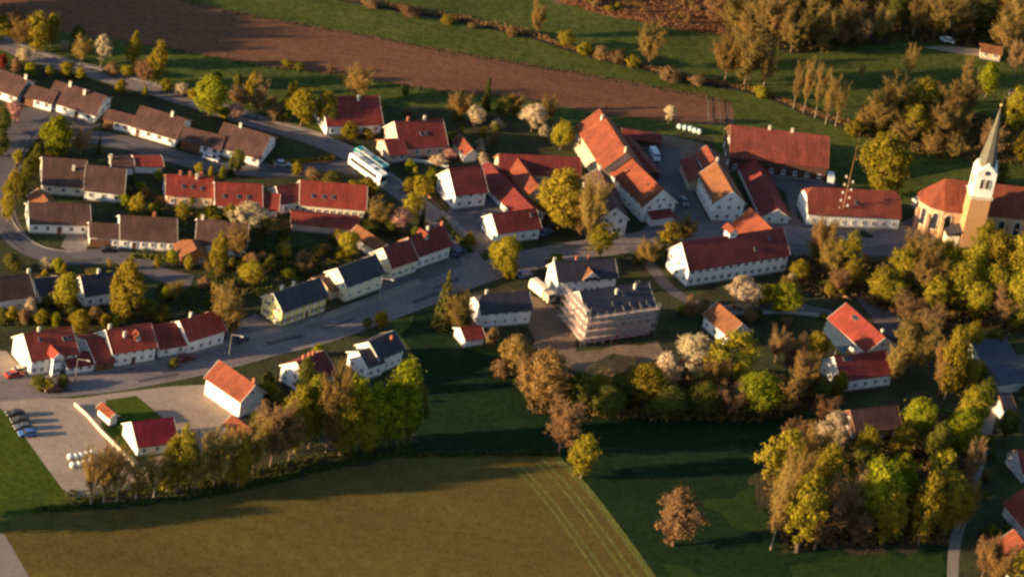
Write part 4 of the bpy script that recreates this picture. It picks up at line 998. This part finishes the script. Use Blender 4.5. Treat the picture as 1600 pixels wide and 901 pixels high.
def crown_leafy(seed, clumps=130, per=84, rx=2.9, zc=5.4, rz=4.5, ls=.092, crad=.78, droop=0.0, hollow=.45, smooth=False):
    g=np.random.default_rng(seed); C=[];S=[];N=[]
    lobes=[]
    for _ in range(6):
        l=g.normal(size=3); lobes.append((l/np.linalg.norm(l),g.uniform(.05,.42) if not smooth else .12))
    for _ in range(clumps):
        d=g.normal(size=3); d/=np.linalg.norm(d); r=g.uniform(hollow,1)**.6
        if g.random()<.25: d[2]=abs(d[2])
        taper=(1.0-.30*max(0,d[2])*r)*(.78+sum(a*max(0,float(d@l))**4 for l,a in lobes))
        c=np.array([d[0]*rx*r*taper*g.uniform(.8,1.12),d[1]*rx*r*taper*g.uniform(.8,1.12),zc+d[2]*rz*r*g.uniform(.84,1.04)])
        k=int(per*g.uniform(.6,1.4)); cr=crad*g.uniform(.6,1.25)
        p=g.normal(size=(k,3))*cr*.5*np.array([1,1,.85+droop]); p[:,2]-=droop*np.abs(p[:,2])
        C.append(c+p); S.append(np.exp(g.normal(0,.38,k))*ls)
        nn=g.normal(size=(k,3))*.8+d*1.1+p/cr*1.2+np.array([0,0,.4]); N.append(nn)
    return quads_mesh('crown',np.vstack(C),np.vstack(N),np.concatenate(S))
def crown_bare(seed, nb=64, tw=16, rx=3.1, z0=1.3, z1=10.0, bud=.078, nbud=11, spread=1.0):
    g=np.random.default_rng(seed); C=[];S=[];N=[];A=[];U=[]
    for i in range(nb):
        zb=g.uniform(z0,z1*.72); az=g.uniform(0,2*np.pi)
        env=rx*math.sin(math.pi*min(.97,max(.12,(zb-z0*.3)/(z1-z0*.2)*.85+.12)))
        tip=np.array([math.cos(az)*env*g.uniform(.5,1.05),math.sin(az)*env*g.uniform(.5,1.05),min(z1,zb+g.uniform(1.2,3.4))])
        base=np.array([0,0,zb*.82])
        for t in np.linspace(.1,1,6):   # the branch as short slats
            c=base+(tip-base)*t; dv=(tip-base); L=np.linalg.norm(dv)
            C.append(c); U.append(dv/L); n_=np.cross(dv/L,g.normal(size=3)); N.append(n_); S.append(L/11); A.append(.055/(L/11)*(1.3-t))
        for k in range(tw):
            t=g.uniform(.3,1.0); c0=base+(tip-base)*t
            dv=g.normal(size=3)*.55+(tip-base)/np.linalg.norm(tip-base)*.7+np.array([0,0,.55]); dv/=np.linalg.norm(dv)
            ln=g.uniform(.5,1.3)*spread; c1=c0+dv*ln
            C.append((c0+c1)/2); U.append(dv); N.append(np.cross(dv,g.normal(size=3))); S.append(ln/2); A.append(.032/(ln/2))
            for q in range(nbud):
                c=c0+dv*ln*g.uniform(.15,1.1)+g.normal(size=3)*.17
                C.append(c); U.append(g.normal(size=3)); rad=c-np.array([0,0,5.0]); N.append(g.normal(size=3)*.8+rad/(np.linalg.norm(rad)+.1)*1.3+np.array([0,0,.3])); s=bud*g.uniform(.5,1.3); S.append(s); A.append(1.0)
    return quads_mesh('crown',C,N,S,np.array(A),U)
def crown_conifer(seed):
    g=np.random.default_rng(seed); C=[];S=[];N=[]
    for z in np.arange(.9,9.8,.34):
        R=2.3*(1-z/10.2)**.85+.1; nb=int(6+R*6)
        for i in range(nb):
            az=g.uniform(0,2*np.pi); r1=R*g.uniform(.75,1.1)
            for t in np.linspace(.25,1,max(3,int(R*4))):
                p=np.array([math.cos(az)*r1*t,math.sin(az)*r1*t,z-.45*r1*t*.5+g.uniform(-.1,.1)])+g.normal(size=3)*.09
                C.append(p); S.append(g.uniform(.12,.24)); N.append(g.normal(size=3)*.6+np.array([math.cos(az)*.4,math.sin(az)*.4,.9]))
    C.append(np.array([0,0,9.95])); S.append(.12); N.append(np.array([1.,0,0]))
    return quads_mesh('crown',C,N,S)
def trunk_mesh(seed, h=8.0, r=.17, limbs=7, straight=False, mt='bark'):
    g=random.Random(seed); mb=MB(); p=Vector((0,0,-.1)); n=6; bend=Vector((g.uniform(-.2,.2),g.uniform(-.2,.2),0))
    pts=[Vector((0,0,-.1))+bend*math.sin(i/n*2.2)+Vector((0,0,h*i/n)) for i in range(n+1)]
    for i in range(n): mb.beam(pts[i],pts[i+1],r*(1-.85*i/n)*(1.35 if i==0 else 1),r*(1-.85*(i+1)/n),6)
    if not straight:
        for k in range(limbs):
            t=g.uniform(.25,.75); b=pts[int(t*n)]; az=2*math.pi*k/limbs+g.uniform(-.4,.4); L=g.uniform(1.4,2.6)
            mb.beam(b,b+Vector((math.cos(az)*L*.75,math.sin(az)*L*.75,L*.8)),r*.42,r*.08,5)
    return mb.mesh('trunk',[M[mt]])
NV=5
CR={'leaf':[crown_leafy(10+i) for i in range(NV)],
    'loose':[crown_leafy(30+i,clumps=95,per=70,crad=.66,ls=.088,hollow=.3) for i in range(NV)],
    'tall':[crown_leafy(50+i,clumps=130,per=74,rx=2.7,zc=5.3,rz=4.7,crad=.72,droop=.4,ls=.088) for i in range(NV)],
    'bloss':[crown_leafy(70+i,clumps=95,per=74,rx=3.0,zc=5.8,rz=4.1,crad=.6,ls=.085,hollow=.3) for i in range(NV)],
    'bare':[crown_bare(90+i) for i in range(NV)],
    'thin':[crown_bare(110+i,nb=46,tw=13,nbud=8,rx=2.8) for i in range(NV)],
    'egg':[crown_leafy(170+i,clumps=150,per=70,rx=2.9,zc=5.3,rz=4.5,crad=.6,ls=.08,hollow=.15,smooth=True) for i in range(2)],
    'fir':[crown_conifer(130+i) for i in range(3)],
    'bush':[crown_leafy(150+i,clumps=70,per=64,rx=2.8,zc=4.6,rz=5.0,crad=1.0,ls=.15,hollow=.2) for i in range(NV)]}
TR={'n':[trunk_mesh(i) for i in range(4)],'s':[trunk_mesh(9,9.6,.16,0,True)],'birch':[trunk_mesh(20+i,8.5,.13,5,False,'birchbark') for i in range(2)],'bush':[trunk_mesh(30+i,6,.12,5) for i in range(2)]}
KIND={ # kind: crown, leaf material, words
 'g':('leaf','g','lime-green leafy tree'),'G':('tall','g','slender lime-green tree'),'o':('leaf','o','olive-gold leafing tree'),'O':('tall','o','slender olive-gold birch'),
 'b':('bare','b','golden-brown budding tree'),'B':('thin','b','thin golden bare tree'),'r':('bare','r','reddish-brown budding tree'),'w':('bloss','w','white-blossoming tree'),
 'p':('bloss','p','pink-blossoming tree'),'c':('fir','c','dark conifer'),'d':('leaf','d','dark green tree'),'l':('loose','o','golden loose-leaved tree'),
 'e':('egg','r','rounded reddish-brown tree'),'E':('egg','b','rounded golden-brown tree'),
 's':('bush','d','dark green shrub'),'S':('bush','o','golden shrub'),'L':('bush','g','bright green shrub'),'R':('bush','r','rusty brown shrub'),'W':('bush','w','pale blossoming shrub'),'x':('bush','x','red-leaved shrub')}
TREES=[]
def tree(cx,top,base,wpx,kind,grp=None,label=None):
    dy=max(4,base-top); h=dy/5.5; bx=cx-.185*.55*dy; p=V(bx,base)
    k,mk,wd=KIND[kind]; shrub=k=='bush'
    root=thing('shrub' if shrub else 'tree','',('shrub' if shrub else 'tree'),p)
    w_=wpx/6.5; s=(w_/6.0*rnd.uniform(.97,1.06),w_/6.0*rnd.uniform(.97,1.06),h/10.0); rz=rnd.uniform(0,6.28)
    me=rnd.choice(CR[k]); c=link('crown',me,root,(0,0,0),rz,s)
    c.material_slots[0].link='OBJECT'; c.material_slots[0].material=LEAF[mk]
    tk='bush' if shrub else 's' if k=='fir' else 'birch' if kind in 'OB' else 'n'
    ts=min(s[0],s[2])*1.15
    t=link('trunk',rnd.choice(TR[tk]),root,(0,0,0),rz,(ts,ts,s[2]))
    TREES.append(dict(o=root,px=bx,py=base,h=h,kind=kind,words=wd,label=label,grp=grp,shrub=shrub))
    return root
T_=lambda rows,grp: [tree(*r,grp) for r in rows]
T_([(6,20,68,34,'l'),(34,22,76,48,'b'),(62,13,82,46,'O'),(84,16,74,30,'O'),(125,38,68,26,'d'),(101,62,78,16,'W'),(130,58,102,36,'b'),(163,50,106,32,'w'),(212,46,104,24,'O'),
    (228,92,132,36,'r'),(251,58,134,34,'O'),(176,98,116,26,'R'),(40,72,97,24,'W'),(200,100,120,24,'S')],'trees along the upper road')
T_([(48,95,118,20,'L'),(78,100,120,16,'S'),(105,96,118,26,'S'),(127,104,122,20,'S'),(190,122,146,18,'S'),(6,82,106,18,'x'),(26,88,112,18,'R'),(262,122,142,26,'S'),(285,128,148,24,'W'),(302,136,154,22,'S'),(228,132,152,10,'S')],'shrubs along the upper road')
T_([(333,112,184,56,'g'),(370,160,188,30,'p'),(378,140,168,42,'r'),(372,114,138,18,'d'),(397,110,164,28,'O'),(408,124,184,34,'r'),(352,165,186,22,'S'),(340,110,130,20,'s')],'trees along the upper road')
T_([(24,158,192,42,'p'),(94,182,248,56,'g'),(130,200,242,40,'B'),(157,208,242,12,'c'),(62,222,262,24,'s'),(50,238,282,22,'s'),(24,262,308,24,'O'),(36,272,312,18,'s'),(16,298,346,24,'O'),(14,280,326,22,'O'),(30,232,256,16,'S'),(78,228,246,26,'R'),(0,205,245,40,'d'),(5,165,210,34,'d')],'trees by the loop road')
T_([(216,302,338,30,'l'),(246,312,332,16,'s'),(285,316,345,28,'l'),(390,315,370,54,'w'),(332,322,344,36,'S'),(360,318,345,22,'S'),(345,362,432,32,'O'),(372,356,404,40,'b'),(415,336,372,34,'b'),(247,400,418,14,'S'),(320,330,348,20,'L'),(300,300,322,18,'s'),
    (394,410,445,40,'o'),(476,400,428,34,'r'),(445,380,402,24,'S'),(425,398,420,22,'s'),(452,418,432,20,'L'),(500,380,402,22,'s'),(374,232,268,30,'d'),(362,245,272,18,'c'),(312,252,272,14,'S'),(330,258,276,10,'S'),(348,258,278,12,'L'),(270,388,408,22,'L'),(296,398,420,16,'S')],'garden trees among the red and brown houses')
T_([(476,135,196,52,'o'),(512,138,196,40,'o'),(520,165,205,24,'d'),(430,160,188,24,'R'),(563,106,156,52,'b'),(548,190,214,34,'S'),(575,200,216,20,'S'),(446,170,190,20,'s'),(424,150,176,20,'b')],'trees round the maroon house')
T_([(720,145,186,46,'b'),(762,120,176,28,'c'),(744,163,198,36,'w'),(790,148,184,32,'d'),(777,184,202,20,'W'),(806,148,184,28,'b'),(835,158,206,46,'w'),(858,150,194,32,'b'),(880,186,234,40,'o'),(1047,160,194,24,'w'),(715,172,188,24,'s')],'trees between the gardens and the ploughed field')
T_([(842,-2,57,28,'b'),(886,46,74,38,'l'),(1018,36,106,46,'b'),(1140,50,128,64,'b'),(1172,40,134,80,'b'),(1200,60,138,50,'B')],'trees along the ditch')
T_([(800,38,56,24,'R'),(915,64,86,30,'S'),(940,70,92,30,'R'),(966,77,98,32,'R'),(990,84,104,26,'S'),(1048,104,126,42,'R'),(1090,116,134,30,'R'),(1190,132,152,30,'S'),(640,8,24,34,'R'),(700,24,36,26,'S'),(738,34,44,14,'R'),(580,0,12,28,'R')],'shrubs along the ditch')
T_([(1247,90,170,24,'B'),(1264,86,176,28,'B'),(1282,96,184,32,'B'),(1298,110,194,30,'B'),(1312,128,198,28,'B'),(1347,94,126,16,'B'),(1422,66,126,32,'B'),(1512,80,130,26,'B')],'thin trees on the damp meadow')
T_([(1375,148,208,54,'b'),(1400,118,190,60,'b'),(1442,114,186,60,'l'),(1482,126,196,60,'b'),(1515,112,186,44,'b'),(1430,160,218,60,'l'),(1470,168,222,54,'b'),(1352,165,205,36,'b'),(1410,185,225,50,'b'),(1500,172,220,44,'b'),(1546,90,152,38,'g'),(1588,130,206,44,'o'),(1550,190,250,46,'r'),(1595,200,255,40,'l'),(1574,150,190,30,'b'),(1455,205,246,44,'B'),(1490,210,250,40,'B'),(1335,185,212,30,'S'),(1565,250,285,30,'s')],'copse behind the church')
T_([(1387,204,304,98,'o')],'copse behind the church')
T_([(1150,-8,52,60,'b'),(1185,-6,64,60,'b'),(1212,0,72,62,'b'),(1242,18,82,54,'b'),(1172,20,70,50,'b'),(1272,-4,72,48,'b'),(1298,8,74,44,'b'),(1330,-4,62,52,'b'),(1348,22,72,46,'r'),(1378,6,68,42,'b'),(1402,-18,46,44,'d'),(1432,-4,60,36,'B'),(1466,-12,62,74,'b'),(1502,-14,58,62,'b'),(1540,-14,58,58,'d'),(1572,18,84,60,'b'),(1592,-10,66,54,'b'),(1225,-24,40,60,'b'),(1265,-30,34,60,'b'),(1310,-30,30,60,'b'),(1360,-36,26,60,'b'),(1440,-36,26,60,'b'),(1520,-40,24,60,'b'),(1575,-36,30,60,'b'),(1590,60,120,44,'r'),(1120,-16,40,46,'r'),(1318,40,76,30,'r'),(1285,48,80,30,'b')],'upper wood')
# middle
T_([(884,264,356,82,'o'),(926,276,384,48,'b'),(940,350,402,54,'l'),(912,300,372,40,'b'),(862,300,340,40,'o'),(792,368,424,48,'O'),(778,376,414,30,'o'),(796,400,436,26,'S'),(1045,345,404,46,'l'),(1072,342,378,44,'b'),(1012,376,414,42,'b'),(1000,388,412,24,'s'),(870,396,414,30,'L')],'trees on the main road')
T_([(697,424,514,42,'c'),(712,456,520,52,'b'),(730,480,515,26,'r'),(597,484,510,22,'S'),(575,496,512,14,'s'),(498,536,556,20,'L'),(420,580,600,20,'s')],'trees on the main road')
T_([(592,312,360,46,'B'),(628,326,364,42,'p'),(645,300,344,40,'l'),(662,312,360,16,'c'),(610,340,364,36,'d'),(660,274,302,40,'S'),(640,276,300,22,'S'),(686,240,258,24,'W'),(704,232,250,26,'p'),(676,262,290,26,'L'),(580,342,366,30,'d'),(546,362,402,38,'o'),(555,282,304,34,'S'),(575,278,300,30,'S'),(490,262,280,30,'R'),(520,268,286,34,'s'),(465,250,272,20,'S'),(650,352,375,22,'s'),(735,362,382,24,'S'),(755,236,258,18,'W'),(785,378,398,24,'s')],'garden trees between the coaches and the courtyard')
T_([(202,405,504,50,'O'),(190,420,500,30,'O'),(106,426,486,42,'o'),(49,466,496,20,'W'),(356,446,528,60,'B'),(366,476,530,30,'B'),(128,486,520,34,'o'),(20,478,500,22,'S'),(38,482,504,20,'R'),(66,484,506,22,'S'),(88,488,508,18,'L'),(150,478,500,20,'R'),(166,490,508,22,'S'),(182,494,512,16,'L'),(5,480,500,20,'s'),(72,402,420,22,'W'),(92,402,424,22,'L'),(20,396,420,30,'s'),(75,462,480,16,'s'),(112,478,498,20,'s'),(238,470,500,24,'s'),(255,476,502,22,'s'),(275,440,470,26,'b')],'garden trees on the lower left')
T_([(62,586,606,24,'s'),(76,590,608,18,'S'),(100,586,602,20,'s'),(272,560,574,18,'s'),(420,595,622,26,'S'),(440,612,640,24,'s'),(405,640,660,20,'s')],'shrubs along the main road')
# belt between car park and crop field
T_([(150,704,790,44,'B'),(170,700,788,46,'B'),(190,706,786,40,'B'),(218,716,782,40,'B'),(246,712,778,42,'B'),(286,672,768,52,'l'),(268,690,770,36,'O'),(312,688,766,42,'b'),(342,682,758,60,'b'),(378,688,762,40,'O'),(362,670,740,40,'b'),(402,660,740,44,'b'),(432,636,728,66,'r'),(470,602,706,50,'O'),(458,650,720,44,'b'),(494,588,700,50,'G'),(522,584,706,58,'b'),(556,590,706,54,'G'),(540,620,712,50,'l'),(590,600,700,58,'G'),(575,640,706,40,'O'),(632,566,694,66,'G'),(612,600,700,46,'g'),(650,600,690,36,'d'),(480,560,620,30,'d')],'tree belt above the crop field')
T_([(806,522,584,58,'E'),(856,546,634,88,'E'),(828,560,620,44,'r'),(882,628,708,56,'r'),(938,586,622,42,'o'),(972,584,630,56,'d'),(1008,566,632,66,'o'),(1042,548,600,40,'W'),(1082,524,590,72,'w'),(1118,560,620,50,'b'),(1150,514,596,82,'l'),(1185,580,646,74,'g'),(1226,588,650,54,'b'),(1216,516,566,34,'r'),(1240,526,584,44,'r'),(1256,556,624,46,'b'),(1278,518,564,36,'o'),(1100,600,650,60,'d'),(1046,606,650,64,'d'),(950,604,652,56,'d'),(905,584,640,46,'d'),(1140,606,652,50,'r'),(1280,590,630,36,'d'),(1070,560,600,36,'r'),(770,510,545,24,'R'),(785,560,590,30,'R')],'tree belt below the building site')
T_([(914,680,746,46,'O')],None); T_([(1060,764,852,78,'e')],None)
# around the schoolhouse and churchyard
T_([(1160,432,490,62,'w'),(1225,440,490,54,'g'),(1200,444,478,28,'o'),(1250,405,440,32,'o'),(1237,426,442,18,'W'),(1286,340,412,48,'b'),(1300,376,436,44,'b'),(1328,358,440,44,'l'),(1332,404,452,36,'o'),(1310,420,458,34,'r'),(1275,372,410,30,'l'),(1360,416,448,24,'s'),(1100,466,490,24,'R'),(1080,470,500,24,'r')],'trees round the schoolhouse')
T_([(1440,362,440,66,'b'),(1480,372,442,66,'l'),(1522,374,452,62,'o'),(1560,362,452,70,'o'),(1594,352,462,56,'o'),(1410,380,456,52,'l'),(1452,396,474,60,'b'),(1502,406,484,62,'o'),(1550,410,486,56,'O'),(1592,414,512,52,'O'),(1380,418,474,56,'o'),(1398,436,480,42,'o'),(1418,460,512,58,'r'),(1456,478,530,46,'r'),(1432,506,584,76,'b'),(1488,504,624,48,'O'),(1474,536,620,44,'b'),(1530,440,500,50,'o'),(1570,450,510,50,'r'),(1400,540,600,34,'b'),(1462,430,490,50,'l'),(1425,370,420,40,'r'),(1540,340,400,40,'l')],'churchyard trees')
# southern wood
T_([(1226,668,780,66,'l'),(1256,744,862,74,'l'),(1216,738,858,40,'B'),(1238,710,830,50,'b'),(1290,700,810,60,'o'),(1300,644,724,62,'w'),(1352,668,760,48,'O'),(1322,740,836,60,'r'),(1370,722,838,72,'g'),(1404,714,810,62,'g'),(1388,760,850,56,'O'),(1466,702,806,52,'l'),(1484,744,838,62,'o'),(1436,622,700,52,'g'),(1502,640,712,62,'g'),(1522,602,672,54,'o'),(1412,656,716,42,'o'),(1446,740,850,48,'O'),(1340,796,850,50,'r'),(1280,780,858,60,'r'),(1508,756,832,36,'b'),(1270,670,760,50,'b'),(1340,700,780,40,'d'),(1290,620,660,44,'r'),(1240,660,700,40,'r'),(1468,660,730,40,'d'),(1520,690,760,30,'r'),(1310,580,620,30,'o'),(1400,700,760,40,'d')],'southern wood')
T_([(1560,856,915,56,'b'),(1540,840,905,36,'r'),(1592,862,920,40,'l'),(1530,560,600,30,'s'),(1520,500,556,44,'O'),(1552,512,552,40,'d'),(1512,556,612,40,'o'),(1540,590,640,34,'d'),(1575,640,690,34,'d')],'trees by the stream path')
# trees just outside the frame on the left, whose long shadows cross the fields
T_([(-30,-30,62,60,'b'),(-55,-40,46,60,'d'),(-45,-50,34,60,'d'),(-90,-50,40,60,'b'),(-60,-60,20,60,'d'),(-110,-70,16,60,'d'),(-140,-40,60,60,'b'),(-190,-40,66,60,'d'),(-35,-60,10,60,'d'),(-70,0,56,56,'d'),(-120,-20,44,60,'d'),(-170,-20,30,60,'b'),(-220,-40,24,60,'d'),(-150,-30,50,60,'b'),(-30,190,228,40,'d'),(-40,330,372,40,'d'),(-60,740,812,50,'d'),(-110,745,830,50,'d')],'trees beyond the frame')


def clear(p,r):
    for root,inf in HOUSES:
        d=Vector((p.x-inf['mid'].x,p.y-inf['mid'].y,0)); c,s=math.cos(inf['ang']),math.sin(inf['ang'])
        x,y=d.x*c+d.y*s,-d.x*s+d.y*c
        if abs(x)<inf['L']/2+r and abs(y)<inf['hw']+r: return False
    for ln,wd in ((MAIN,6.5),(TOP,4.5),(CLOSE,4),(LOOP,4)):
        for q in ln[::2]:
            if (q-p).length<wd+r: return False
    return True
def scatter(poly,n,kinds,grp,seed):
    g=random.Random(seed); xs=[a for a,b in poly]; ys=[b for a,b in poly]; k=0
    for _ in range(n*12):
        if k>=n: break
        x,y=g.uniform(min(xs),max(xs)),g.uniform(min(ys),max(ys)); c=False; j=len(poly)-1
        for i in range(len(poly)):
            if (ys[i]>y)!=(ys[j]>y) and x<(xs[j]-xs[i])*(y-ys[i])/(ys[j]-ys[i])+xs[i]: c=not c
            j=i
        if not c or not clear(V(x,y),1.2): continue
        h=g.uniform(8,22); tree(x+2,y-h,y,g.uniform(10,22),g.choice(kinds),grp); k+=1
scatter([(-5,415),(180,415),(330,440),(390,400),(540,370),(550,400),(410,450),(380,480),(240,500),(150,505),(-5,505)],34,'sSSLRb',"low plants in the lower left gardens",3)
scatter([(130,300),(260,270),(430,335),(455,400),(330,430),(200,390),(200,330),(140,320)],24,'sSLRb',"low plants between the red and brown houses",4)
scatter([(590,240),(780,200),(880,215),(770,240),(700,255),(690,300),(650,330),(590,330)],20,'sSLRW',"low plants round the pink gabled house",5)
scatter([(1070,450),(1300,430),(1400,470),(1290,520),(1200,520),(1060,540)],22,'sSsRb',"low plants round the schoolhouse lane",6)
scatter([(880,-8),(930,14),(1010,34),(1070,44),(1125,48),(1125,-8)],26,'BRRbS',"bare scrub on the upper reed bed",9)
scatter([(430,95),(600,120),(690,150),(600,215),(500,205),(430,185)],12,'sSR',"low plants round the pine-side house",7)
scatter([(1500,600),(1600,600),(1600,860),(1520,840)],16,'sdRs',"low plants at the right edge",8)

# hedges, reeds, scrub
def tufts(name, poly, n, mt, ht=(.5,1.2), sz=.2, per=9, seed=1):
    g=np.random.default_rng(seed); W=[V(x,y) for x,y in poly]
    X=[p.x for p in W];Y=[p.y for p in W]; C=[];S=[];N=[]
    def inside(x,y):
        c=False; j=len(W)-1
        for i in range(len(W)):
            if (Y[i]>y)!=(Y[j]>y) and x<(X[j]-X[i])*(y-Y[i])/(Y[j]-Y[i])+X[i]: c=not c
            j=i
        return c
    k=0; tries=0
    while k<n and tries<n*8:
        tries+=1; x=g.uniform(min(X),max(X)); y=g.uniform(min(Y),max(Y))
        if not inside(x,y): continue
        k+=1; h=g.uniform(*ht)
        for _ in range(per):
            C.append((x+g.normal()*h*.4,y+g.normal()*h*.4,h*g.uniform(.1,1))); N.append(g.normal(size=3)+np.array([0,-.2,.3])); S.append(sz*g.uniform(.6,1.4))
    me=quads_mesh(name,C,N,S); me.materials[0]=mt; return stuff(link(name,me))
def label_stuff(o,l,c): o['label']=l; o['category']=c
label_stuff(tufts('reeds',[(860,-15),(880,5),(930,18),(1010,38),(1070,48),(1135,54),(1135,-15)],6000,M['reed'],(.5,1.5),.14,8,3),'dry red-brown reed bed beyond the upper meadow','reeds')
def along(name,pts,a,b,n,mt,ht,sz,seed,per=7):
    g=np.random.default_rng(seed); c=spline(pts,1.0); C=[];S=[];N=[]
    for _ in range(n):
        i=g.integers(0,len(c)-1); t=(c[i+1]-c[i]).normalized(); o=g.uniform(a,b); h=g.uniform(*ht)
        p=c[i]+Vector((-t.y,t.x,0))*o
        for _k in range(per): C.append((p.x+g.normal()*h*.4,p.y+g.normal()*h*.4,h*g.uniform(.1,1))); N.append(g.normal(size=3)+np.array([0,-.2,.3])); S.append(sz*g.uniform(.6,1.4))
    me=quads_mesh(name,C,N,S); me.materials[0]=mt; return stuff(link(name,me))
label_stuff(along('ditch_weeds',DITCH,.6,2.2,1500,M['reed'],(.3,1.3),.14,5),'dry weeds lining the meadow ditch','weeds')
label_stuff(along('bank_weeds',[(108,782),(200,772),(300,762),(420,742),(560,716),(650,704)],-1.5,3.5,800,M['weed'],(.3,1.0),.14,6),'low green scrub under the tree belt','undergrowth')
label_stuff(along('field_margin_weeds',[(60,797),(180,789),(300,777),(420,753),(560,720),(640,711),(870,709)],-.8,.9,1000,M['weed'],(.3,.8),.18,7),'green weeds on the crop field margin','weeds')
label_stuff(tufts('wood_undergrowth',[(1190,745),(1215,700),(1300,650),(1530,650),(1500,810),(1470,850),(1225,858)],2600,M['scrub'],(.5,1.6),.26,7,8),'brown undergrowth of the southern wood','undergrowth')
label_stuff(tufts('belt_undergrowth',[(800,575),(920,600),(1050,600),(1290,590),(1300,635),(1180,660),(960,655),(830,645)],1900,M['scrub'],(.5,1.5),.26,7,9),'brown undergrowth of the belt below the building site','undergrowth')
label_stuff(tufts('churchyard_undergrowth',[(1250,400),(1400,410),(1600,440),(1620,520),(1480,530),(1350,470),(1240,460)],1700,M['scrub'],(.4,1.3),.24,7,10),'brown undergrowth below the churchyard trees','undergrowth')
label_stuff(tufts('copse_undergrowth',[(1330,200),(1380,160),(1600,190),(1620,260),(1450,245),(1340,215)],1200,M['scrub'],(.5,1.5),.26,7,11),'brown undergrowth of the copse behind the church','undergrowth')
label_stuff(tufts('upper_wood_undergrowth',[(1130,0),(1130,60),(1250,84),(1420,66),(1600,80),(1620,-20)],2200,M['scrub'],(.5,1.6),.28,7,12),'brown undergrowth of the upper wood','undergrowth')
label_stuff(tufts('garden_plants',[(-10,470),(240,480),(380,400),(540,370),(560,420),(400,470),(300,500),(-10,510)],900,M['weed'],(.3,.9),.2,7,13),'mixed low planting in the lower gardens','garden plants')
label_stuff(tufts('garden_plants',[(130,300),(260,300),(420,320),(450,390),(320,420),(200,385),(200,330)],500,M['weed'],(.3,.9),.2,7,14),'mixed low planting in the gardens between red and brown houses','garden plants')
label_stuff(along('field_edge_grass',[(280,2),(430,32),(580,57),(690,79),(800,97),(900,114),(1000,132),(1143,160)],-1.2,.8,700,M['weed'],(.05,.18),.12,21),'ragged grass along the ploughed field upper edge','grass')
label_stuff(along('field_edge_grass',[(200,66),(270,79),(400,102),(540,119),(590,129),(700,144),(800,152),(870,166)],-.8,1.2,600,M['weed'],(.05,.18),.12,22),'ragged grass along the ploughed field lower edge','grass')
def hedge(label,pts,wd,h,mk,seed):
    g=np.random.default_rng(seed); c=spline(pts,.5); C=[];S=[];N=[]; p0=c[0]
    for p in c:
        for _ in range(26):
            y=g.uniform(-wd/2,wd/2); z=h*g.uniform(.05,1)
            i=min(c.index(p)+1,len(c)-1); t=(c[i]-c[max(i-1,0)]).normalized()
            q=p-p0+Vector((-t.y,t.x,0))*y; C.append((q.x+g.normal()*.15,q.y+g.normal()*.15,z)); N.append(g.normal(size=3)+np.array([0,0,.6])); S.append(g.uniform(.12,.26))
    me=quads_mesh('hedge',C,N,S); me.materials[0]=LEAF[mk]
    tag(link('hedge',me,None,p0),label,'hedge')
hedge('trimmed dark hedge along the loop road bend',[(66,222),(48,245),(38,275),(34,305)],1.6,2.2,'d',1)
hedge('low green hedge along the close behind the coaches',[(425,258),(480,254),(520,250)],1.2,1.2,'o',2)
hedge('dark hedge below the courtyard of the dazzling gabled house',[(690,345),(712,372),(735,395)],1.3,1.3,'d',3)
hedge('hedge around the lawn beside the long brown garage house',[(205,402),(240,404),(280,412)],1.0,1.0,'d',4)

# describe every plant by its look and the nearest things one can find
def relation(t,l):
    dx,dy=t['px']-l[1],t['py']-l[2]
    if abs(dx)<1.1*abs(dy): return ('in front of ' if dy>0 else 'behind ')+l[0]
    return ('right of ' if dx>0 else 'left of ')+l[0]
LM+= [('the far reed bed',900,12),('the middle reed bed',975,22),('the wood-side reed bed',1075,28),('the upper ditch',700,32),('the lower ditch',1200,155),('the lone crop-edge birch',905,746),('the white bales',125,722),('the pale green bales',1076,204),('the far white car',1479,66),('the lit meadow',1200,800),('the stream path',1530,740)]
for t in TREES:
    t['lms']=sorted(LM,key=lambda l:(t['px']-l[1])**2+((t['py']-l[2])*1.7)**2)[:3]
    t['size']='low ' if t['h']<3 else 'small ' if t['h']<5 else 'mid-sized ' if t['h']<11 else 'tall ' if t['h']<16 else 'towering '
    if t['shrub']: t['size']='low ' if t['h']<3.6 else 'tall '
    t['l']=t['size']+t['words']+' '+relation(t,t['lms'][0])
from collections import defaultdict
def dups():
    d=defaultdict(list)
    for t in TREES: d[t['l']].append(t)
    return [v for v in d.values() if len(v)>1]
for v in dups():
    for t in v: t['l']=(t['l'] if len(t['l'].split())<11 else t['l'].replace(t['size'],'',1))+', '+relation(t,t['lms'][1])
        
ordn=['first','second','third','fourth','fifth','sixth','seventh','eighth','ninth','tenth','eleventh','twelfth','thirteenth','fourteenth','fifteenth','sixteenth']
for v in dups():
    v.sort(key=lambda t:t['px'])
    for i,t in enumerate(v): t['l']=t['words']+' '+relation(t,t['lms'][0])+', '+ordn[i]+' '+t['size'].strip()+' one from the left'
d_=dups()
for v in d_:
    for i,t in enumerate(sorted(v,key=lambda t:t['px'])): t['l']=t['l']+(' nearer the camera' if i else ' farther from the camera')
for t in TREES:
    if len(t['l'].split())>16: t['l']=t['l'].replace(t['size'].strip()+' ','',1)
    t['o']['label']=t['label'] or t['l']
    if t['grp']: t['o']['group']=t['grp']
tagd={(914,746):'lone golden birch at the corner of the crop field',(1060,852):'lone rounded reddish-brown tree on the shaded meadow',(1387,304):'huge round olive-gold tree beside the white house by the maypole'}
for t in TREES:
    for (x,y),l in tagd.items():
        if abs(t['py']-y)<.1 and abs(t['px']+.185*.55*t['h']*5.5-x)<1: t['o']['label']=l
